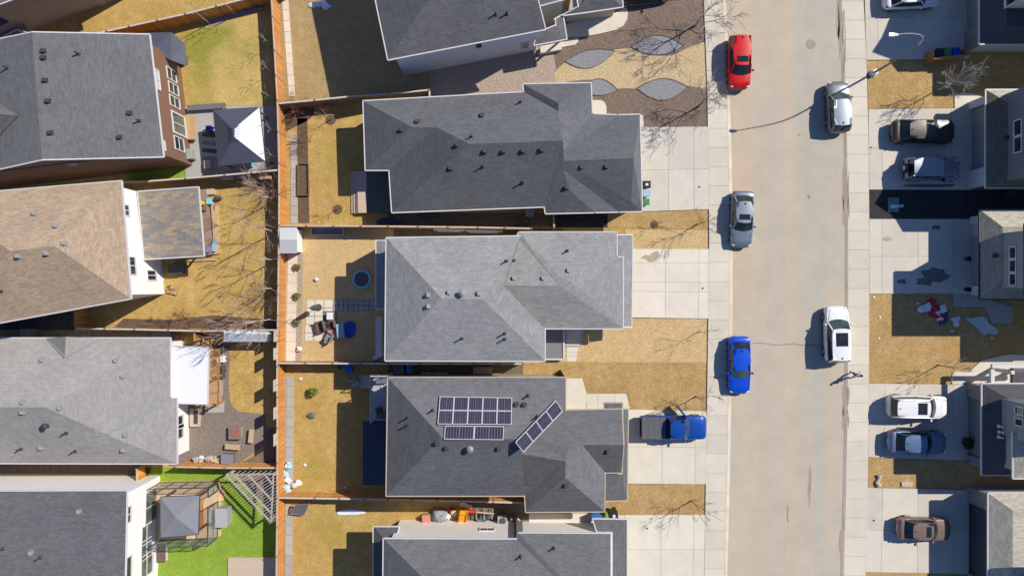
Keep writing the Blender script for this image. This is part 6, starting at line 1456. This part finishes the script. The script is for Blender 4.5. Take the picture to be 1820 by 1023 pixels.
boxobj('cool_box', 'pale blue box beside the blue sheet on the shaded lawn', 'box', 607, 587, (.58, 1.12, .45), 'ice_blue', .02, 6, .04)
t = thing('play_sheet', 'royal blue sheet spread on the shaded lawn', 'sheet', P(622, 585, .02)); mb = MB(); mb.prism(xy(cr_smooth([(614, 574), (620, 570), (630, 573), (632, 580), (630, 595), (622, 600), (615, 598), (613, 586), (614, 574)], 4)[:-1], .05), .02, .16, plain('sheet_blue', (.03, .075, .42), .6, .1)); mb.build('sheet', t)
for i, (x, y, s, lb) in enumerate([(562, 496, .2, 'white clod of litter on the pale lawn'), (532, 620, .28, 'white bag at the lower end of the pebble band'), (668, 636, .3, 'pale bucket in the shade near the lower fence')]): mb = MB(); mb.blob(P(x, y, s * .6), (s, s * .8, s * .7), 'bag_white', .25, 8, 5); mb.build('litter_bag', label=lb, cat='bag', group='white bags and litter')
for i, (x0, x1, y, lb) in enumerate([(771, 826, 408, 'long white gutter length stored by the passage fence, left one'), (828, 893, 410, 'long white gutter length stored by the passage fence, right one')]):
    mb = MB(); mb.bar(P(x0, y, .9), P(x1, y + 1, .9), .16, .14, 'bag_white'); mb.bar(P(x0 + 6, y + 2.5, .9), P(x1 - 8, y + 3.5, .9), .1, .1, 'trim_white')
    for x in (x0 + 6, x1 - 6): mb.box(P(x, y, .43), (.1, .1, .84), 'post_wood')
    mb.build('gutter_length', label=lb, cat='gutter', group='white gutters stored in the passage')
# ---- solar roofed house back deck
d = thing('deck', 'raised pale deck with white rail and stairs behind the solar roofed house', 'deck', P(675, 706, 0)); ZD = 2.5
mb = MB(); mb.prism(xy([(663, 667), (700, 667), (700, 747), (663, 747)], ZD), ZD - .25, ZD, 'deck_bluegrey'); mb.build('deck_floor', d)
for x, y in ((664, 668), (664, 746), (690, 668)): m = MB(); m.box((*P(x, y, ZD).xy, ZD / 2 - .13), (.16, .16, ZD - .26), 'trim_white'); m.build('post', d)
mb = MB()
for a, b in (((662.5, 690), (662.5, 747)), ((663, 665.5), (690, 665.5))):
    A, B = P(*a, ZD), P(*b, ZD)
    for z in (.12, 1.0): mb.bar(A + Vector((0, 0, z)), B + Vector((0, 0, z)), .06, .06, 'trim_white')
    n = int((B - A).length / .9) + 1
    for k in range(n + 1): p_ = A.lerp(B, k / n); mb.box(p_ + Vector((0, 0, .5)), (.06, .06, 1.0), 'trim_white')
mb.build('railing', d)
for k in range(7): m = MB(); z = ZD - .3 - k * .33; x = 661.5 - k * 3.3; m.prism(xy([(x - 3.4, 666), (x, 666), (x, 690), (x - 3.4, 690)], z), z - .12, z, 'boards_pink'); m.build('step', d)
mb = MB(); mb.prism(xy([(645, 748), (692, 748), (692, 861), (645, 861)], 2.5), 2.3, 2.5, 'navy_sheet'); mb.build('canopy', d)
for x, y in ((647, 751), (647, 858)): m = MB(); m.box((*P(x, y, 2.3).xy, 1.15), (.12, .12, 2.3), 'trim_white'); m.build('canopy_post', d)
t = thing('garden_chair', 'black chair on the raised pale deck', 'chair', P(676, 727, ZD), .3); mb = MB(); mb.box((0, 0, .4), (.5, .5, .1), 'frame_dark'); mb.build('seat', t, False, bevel=.03); mb = MB(); mb.box((.05, .24, .7), (.5, .07, .6), 'frame_dark'); mb.build('backrest', t, False, bevel=.03)
for sx in (-1, 1):
    for sy in (-1, 1): mb = MB(); mb.box((sx * .2, sy * .2, .18), (.05, .05, .36), 'frame_dark'); mb.build('leg', t, False)
boxobj('crate', 'brown crate of odds and ends on the raised pale deck', 'crate', 679, 736, (.7, .5, .4), 'cushion_brown', ZD, 0, .03); boxobj('crate', 'dark crate of odds and ends at the top of the raised pale deck', 'crate', 680, 676, (.9, .35, .35), 'cloth_dark', ZD, 3, .03)
mb = MB(); mb.bar(P(677, 684, ZD + .06), P(684, 706, ZD + .06), .06, .06, 'trim_white'); mb.bar(P(673, 705, ZD + .06), P(686, 702, ZD + .1), .05, .06, 'trim_white'); mb.build('loose_poles', label='loose white poles lying on the raised pale deck', cat='poles')
boxobj('plastic_drum', 'bright blue plastic tub in the fence shade left of the raised deck', 'tub', 621, 654, (.55, .75, .4), 'plastic_blue', .01, 12, .08); mb = MB(); mb.lathe(P(605, 650, .01), [(.18, 0), (.24, .3), (.22, .32), (.02, .25)], plain('bucket_blue', (.03, .09, .18), .5, .1), 12); mb.build('bucket', label='dark blue bucket in the fence shade at the top of the yard', cat='bucket')
t = thing('child_bicycle', 'pale tangle of toy wheels left of the deck stairs', 'toy', P(632, 677, .02)); mb = MB()
for k in range(3): 
    c = Vector((-.45 + k * .45, random.uniform(-.2, .2), .25)); mb.tube([c + Vector((.24 * math.cos(a), .06 * math.sin(a * 2), .24 * math.sin(a))) for a in [i * math.pi / 5 for i in range(11)]], .03, 'ice_blue', 5)
mb.tube([(-.45, 0, .3), (0, .1, .6), (.45, 0, .3)], .035, 'ice_blue', 5); mb.tube([(0, .1, .6), (.05, .4, .75)], .03, 'ice_blue', 5); mb.box((.1, -.2, .35), (.7, .3, .08), 'ice_blue', .4); mb.build('frame', t, False)
boxobj('air_conditioner', 'slatted air conditioner between the middle house and the solar roofed house', 'air conditioner', 711, 655, (.85, .85, .8), 'cloth_dark', .02, 0, .02, 'air conditioners', top=striped('grille', (.16, .165, .19), 'y', .12, .35, .4)); boxobj('recycle_box', 'bright blue box next to the slatted air conditioner', 'box', 729, 653, (.45, .8, .7), 'plastic_blue', .02, 8); 
boxobj('window_well', 'pale covered window well by the upper eave of the solar roofed house', 'window well', 774, 666, (2.1, .5, .3), 'boards_pink', .02, 0); boxobj('window_well', 'cream window well with a dark opening right of the pale covered one', 'window well', 858, 660, (1.5, .8, .25), 'siding_beige', .02, 0, top='trim_tan')
for i, (x, y, s, m) in enumerate([(511, 826, .35, 'bag_cyan'), (508, 840, .32, 'bag_cyan'), (512, 855, .35, 'bag_white'), (511, 868, .36, 'bag_cyan'), (528, 858, .36, 'bag_white')]):
    mb = MB()
    for k in range(4): mb.blob(P(x + random.uniform(-4, 4), y + random.uniform(-4, 4), .16), (s * random.uniform(.5, .85), s * random.uniform(.5, .8), .2), m if k else 'bag_white', .3, 8, 5, rz=k)
    mb.build('litter_bag', label=['uppermost pale cyan bag on the swale below the solar house yard', 'second pale cyan bag on the swale below the solar house yard', 'white bag between cyan bags at the yard corner by the fence', 'lowest pale cyan bag in the yard corner by the fence', 'white bag lying on the lawn beside the swale corner'][i], cat='bag', group='pale bags dumped in the yard corner')
mb = MB(); mb.blob(P(554, 738, .1), (.35, .25, .16), 'cloth_dark', .25, 9, 5); mb.build('dark_stone', label='dark stone on the lawn below the lime green bush', cat='stone')
for i, (x, y, lb) in enumerate([(534, 673, 'tiny white scrap above the lime green bush'), (542, 826, 'tiny white scrap on the lawn right of the cyan bags'), (613, 866, 'grey scrap lying in the house shade near the lower fence')]): mb = MB(); mb.blob(P(x, y, .06), (.16, .12, .07), 'bag_white', .3, 7, 4); mb.build('litter', label=lb, cat='litter', group='scraps on the solar house lawn')
# ---- bottom house side yard
mb = MB(); pts = cr_smooth([(598, 911), (606, 906), (625, 904), (642, 906), (650, 910), (640, 913), (620, 914), (604, 914), (598, 911)], 3)[:-1]; mb.prism(xy(pts, .05), 0, .10, 'snow'); mb.build('snow_patch', label='long thin snow patch in the fence shade at the bottom yard', cat='snow')
for i, (x, y) in enumerate([(566, 8), (575, 6), (580, 12), (556, 9)]): mb = MB(); mb.blob(P(x, y, .05), (.35, .25, .12), 'snow', .3, 9, 5); mb.build('snow_clump', label='lump of old snow on the grass at the top edge', cat='snow', group='snow lumps at the top edge')
t = thing('lounger', 'tilted dark sling lounger with a pale frame in the bottom yard corner', 'lounger', P(530, 905, .02)); mb = MB(); q = [P(525, 896, .9), P(549, 895, .9), P(540, 915, .45), P(517, 913, .45)]; mb.face(q[::-1], 'cloth_dark'); mb.build('sling', t); mb = MB()
for a, b in zip(q, q[1:] + q[:1]): mb.tube([a, b], .03, 'steel', 5)
for p_ in q: mb.tube([p_, (p_.x, p_.y, .03)], .025, 'steel', 5)
mb.tube([P(512, 918, .05), P(518, 903, .5)], .03, 'bag_white', 5); mb.build('frame', t)
boxobj('cool_box', 'grey cooler with an orange front against the white side wall', 'cooler', 759, 917, (.65, .6, .6), 'grey_plastic', .02, 6, .05, top=plain('coral', (.62, .22, .15), .6, .1))
mb = MB(); mb.blob(P(781, 916, .35), (.75, .6, .5), 'tarp_grey', .12, 11, 7); mb.build('covered_mound', label='domed grey tarp beside the cooler along the white side wall', cat='tarp')
mb = MB(); mb.blob(P(796, 917, .3), (.3, .28, .35), 'bag_white', .25, 9, 6); mb.build('litter_bag', label='white sack between the grey tarp and the orange slide', cat='bag', group='white bags and litter')
mb = MB(); mb.blob(P(806, 909, .35), (.3, .26, .3), 'boards_pink', .25, 8, 5); mb.blob(P(801, 905, .3), (.2, .2, .25), 'plastic_red', .25, 8, 5); mb.build('toy_heap', label='pink and red toy heap above the white sack', cat='toys')
t = thing('play_slide', 'orange ridged plastic slide along the white side wall', 'slide', P(823, 918, .02)); mb = MB(); a, b = P(825, 908, 1.1), P(821, 929, .25); mb.bar(a, b, .55, .08, 'plastic_orange')
for k in range(9): c = a.lerp(b, (k + .5) / 9); mb.box(c + Vector((0, 0, .05)), (.5, .05, .05), 'plastic_yellow')
mb.build('chute', t); mb = MB()
for s in (-.32, .32): mb.bar(a + Vector((s, 0, .08)), b + Vector((s, 0, .08)), .08, .2, 'plastic_orange')
mb.build('side_rail', t); mb = MB(); mb.box(P(825, 907, .55), (.6, .3, 1.1), 'plastic_orange'); mb.build('ladder', t)
mb = MB(); mb.bar(P(826, 906, .5), P(845, 908, .6), .3, .25, 'plastic_red'); mb.bar(P(818, 894, .5), P(838, 902, .6), .4, .1, 'boards_pink'); mb.build('sled', label='red sled with a pale board behind the orange slide', cat='sled')
t = thing('rack', 'low rack of grey pipes right of the orange slide', 'rack', P(860, 912, .02)); mb = MB()
for k in range(5): mb.tube([P(848 + k * 7, 904, .7), P(846 + k * 7, 922, .5)], .05, 'frame_dark' if k % 2 else 'grey_plastic', 6)
mb.bar(P(846, 909, .8), P(878, 912, .8), .1, .08, 'boards_pink')
for x, y in ((848, 909), (876, 912)): mb.bar(P(x, y, 0), P(x, y, .8), .07, .07, 'frame_dark')
mb.build('pipes', t)
mb = MB(); mb.lathe(P(856, 921, .02), [(.35, 0), (.4, .4), (.36, .42), (.05, .35)], plain('tub_teal', (.10, .15, .16), .6, .1), 14); mb.build('tub', label='dark teal round tub under the rack of pipes', cat='tub')
t = boxobj('air_conditioner', 'pale square air conditioner with a round fan near the white wall corner', 'air conditioner', 893, 920, (.75, .75, .75), 'grey_plastic', .02, 3, .03, 'air conditioners'); mb = MB(); mb.lathe((0, 0, .80), [(.28, 0), (.28, .02), (.02, .025)], 'frame_dark', 16); mb.build('fan', t, False)
mb = MB(); 
for k in range(3): mb.bar(P(908 + k * 6, 918, .4), P(914 + k * 7, 936, .3), .12, .1, ['boards_pink', 'wood_tan', 'bag_white'][k])
mb.build('scrap_boards', label='three short pale boards leaning in the passage corner', cat='boards')
for i, (x, y) in enumerate([(720, 896), (724, 897)]): mb = MB(); mb.bar(P(x, y - 5, .06 + i * .02), P(x + 6, y + 6, .06 + i * .02), .1, .06, 'plastic_yellow'); mb.build('yellow_plank', label='yellow plank lying in the fence shade, ' + ['left one of two', 'right one of two'][i], cat='plank', group='yellow planks in the fence shade')
# ---- east lawns
t = thing('inflatable', 'collapsed red, white and navy inflatable lying on the shaded lawn', 'inflatable', P(1665, 552, .04)); plain('cloth_red', (.50, .03, .06), .6, .12); plain('cloth_navy', (.04, .07, .16), .6, .12)
for nm, m, pts in (('red_fabric', 'cloth_red', [(1655, 536), (1660, 545), (1657, 555), (1667, 550), (1672, 559), (1665, 561), (1675, 563)]), ('white_fabric', 'bag_white', [(1650, 543), (1648, 549), (1637, 550), (1668, 556), (1671, 566), (1677, 550), (1643, 548)]), ('navy_fabric', 'cloth_navy', [(1676, 570), (1672, 572), (1680, 566), (1682, 554)])):
    mb = MB()
    for x, y in pts: mb.blob(P(x, y, .08), (random.uniform(.22, .42), random.uniform(.2, .36), random.uniform(.08, .18)), m, .35, 9, 6, rz=random.random())
    mb.build(nm, t)
mb = MB(); 
for x, y in [(1696, 567), (1699, 572), (1702, 566), (1700, 576)]: mb.blob(P(x, y, .06), (.24, .2, .09), 'bag_white', .3, 8, 5)
mb.build('deflated_figure', label='small white crumpled cloth right of the collapsed inflatable', cat='cloth')
mb = MB(); pts = cr_smooth([(1716, 563), (1726, 565), (1740, 562), (1752, 565), (1758, 575), (1770, 583), (1774, 590), (1766, 594), (1756, 592), (1748, 595), (1738, 584), (1730, 577), (1722, 571), (1716, 563)], 4)[:-1]; mb.prism(xy(pts, .06), .03, .12, 'snow', -.25); mb.build('snow_patch', label='grey snow patch in the shade right of the collapsed inflatable', cat='snow')
for i, (x, y) in enumerate([(1631, 539), (1692, 588), (1763, 600), (1564, 563), (1553, 528), (1562, 601)]): mb = MB(); mb.blob(P(x, y, .05), (.13, .1, .06), 'bag_white', .3, 7, 4); mb.build('litter', label='tiny white scrap on the lawn around the collapsed inflatable', cat='litter', group='scraps around the collapsed inflatable')
mb = MB(); mb.tube([P(1562, 843, .12), P(1563, 850, .12), P(1558, 856, .12), P(1563, 863, .12)], [.2, .16, .17, .22], 'boards_pink', 7); mb.build('cloth_strip', label='crumpled pale cloth strip on the small lawn by the lowest driveway', cat='cloth'); mb = MB(); mb.prism(xy([(1602, 856), (1612, 854), (1623, 858), (1621, 864), (1603, 864)], .1), .03, .14, 'boards_pink'); mb.build('flat_board', label='flat pale board at the edge of the lowest driveway', cat='board')
for i, (x, y) in enumerate([(1243, 332), (1249, 512), (1248, 1038), (1150, 938), (1548, 262), (1553, 924)]): mb = MB(); mb.lathe(P(x, y, .112), [(.08, 0), (.08, .03), (.01, .035)], 'frame_dark', 10); mb.build('valve_cover', label='small dark round valve cover set in a driveway', cat='valve cover', group='valve covers in the driveways')

# ================================================================== light, sky, camera
SUN = Vector((.933, .524, 1.0)).normalized()
sd = bpy.data.lights.new('sun', 'SUN'); sd.energy = 5.0; sd.angle = math.radians(.53); sd.color = (1.0, .94, .84)
so = bpy.data.objects.new('sun', sd); COL.objects.link(so); so.rotation_euler = (-SUN).to_track_quat('-Z', 'Y').to_euler(); so.location = SUN * 120
w = bpy.data.worlds.new('World'); SC.world = w; w.use_nodes = True
nt = w.node_tree; bg = nt.nodes['Background']
sk = nt.nodes.new('ShaderNodeTexSky'); sk.sky_type = 'NISHITA'; sk.sun_disc = False
sk.sun_elevation = math.asin(SUN.z); sk.sun_rotation = math.atan2(SUN.x, SUN.y); sk.altitude = 1000
nt.links.new(mixc(nt, 1.0, sk.outputs[0], (.80, .94, 1.16), 'MULTIPLY'), bg.inputs[0]); bg.inputs[1].default_value = .095; sk.ozone_density = 4.0; sk.dust_density = .4
cd = bpy.data.cameras.new('camera'); cam = bpy.data.objects.new('camera', cd); COL.objects.link(cam); SC.camera = cam
cam.location = (0, 0, HC); cam.rotation_euler = (0, 0, 0)
cd.sensor_fit = 'HORIZONTAL'; cd.sensor_width = 36; cd.lens = 36 * HC / (1820 / S); cd.clip_end = 2000; cd.clip_start = .5
SC.view_settings.view_transform = 'Standard'; SC.view_settings.look = 'None'; SC.view_settings.exposure = 0; SC.view_settings.gamma = 1
SC.cycles.max_bounces = 6; SC.cycles.use_denoising = True
SC.render.film_transparent = False
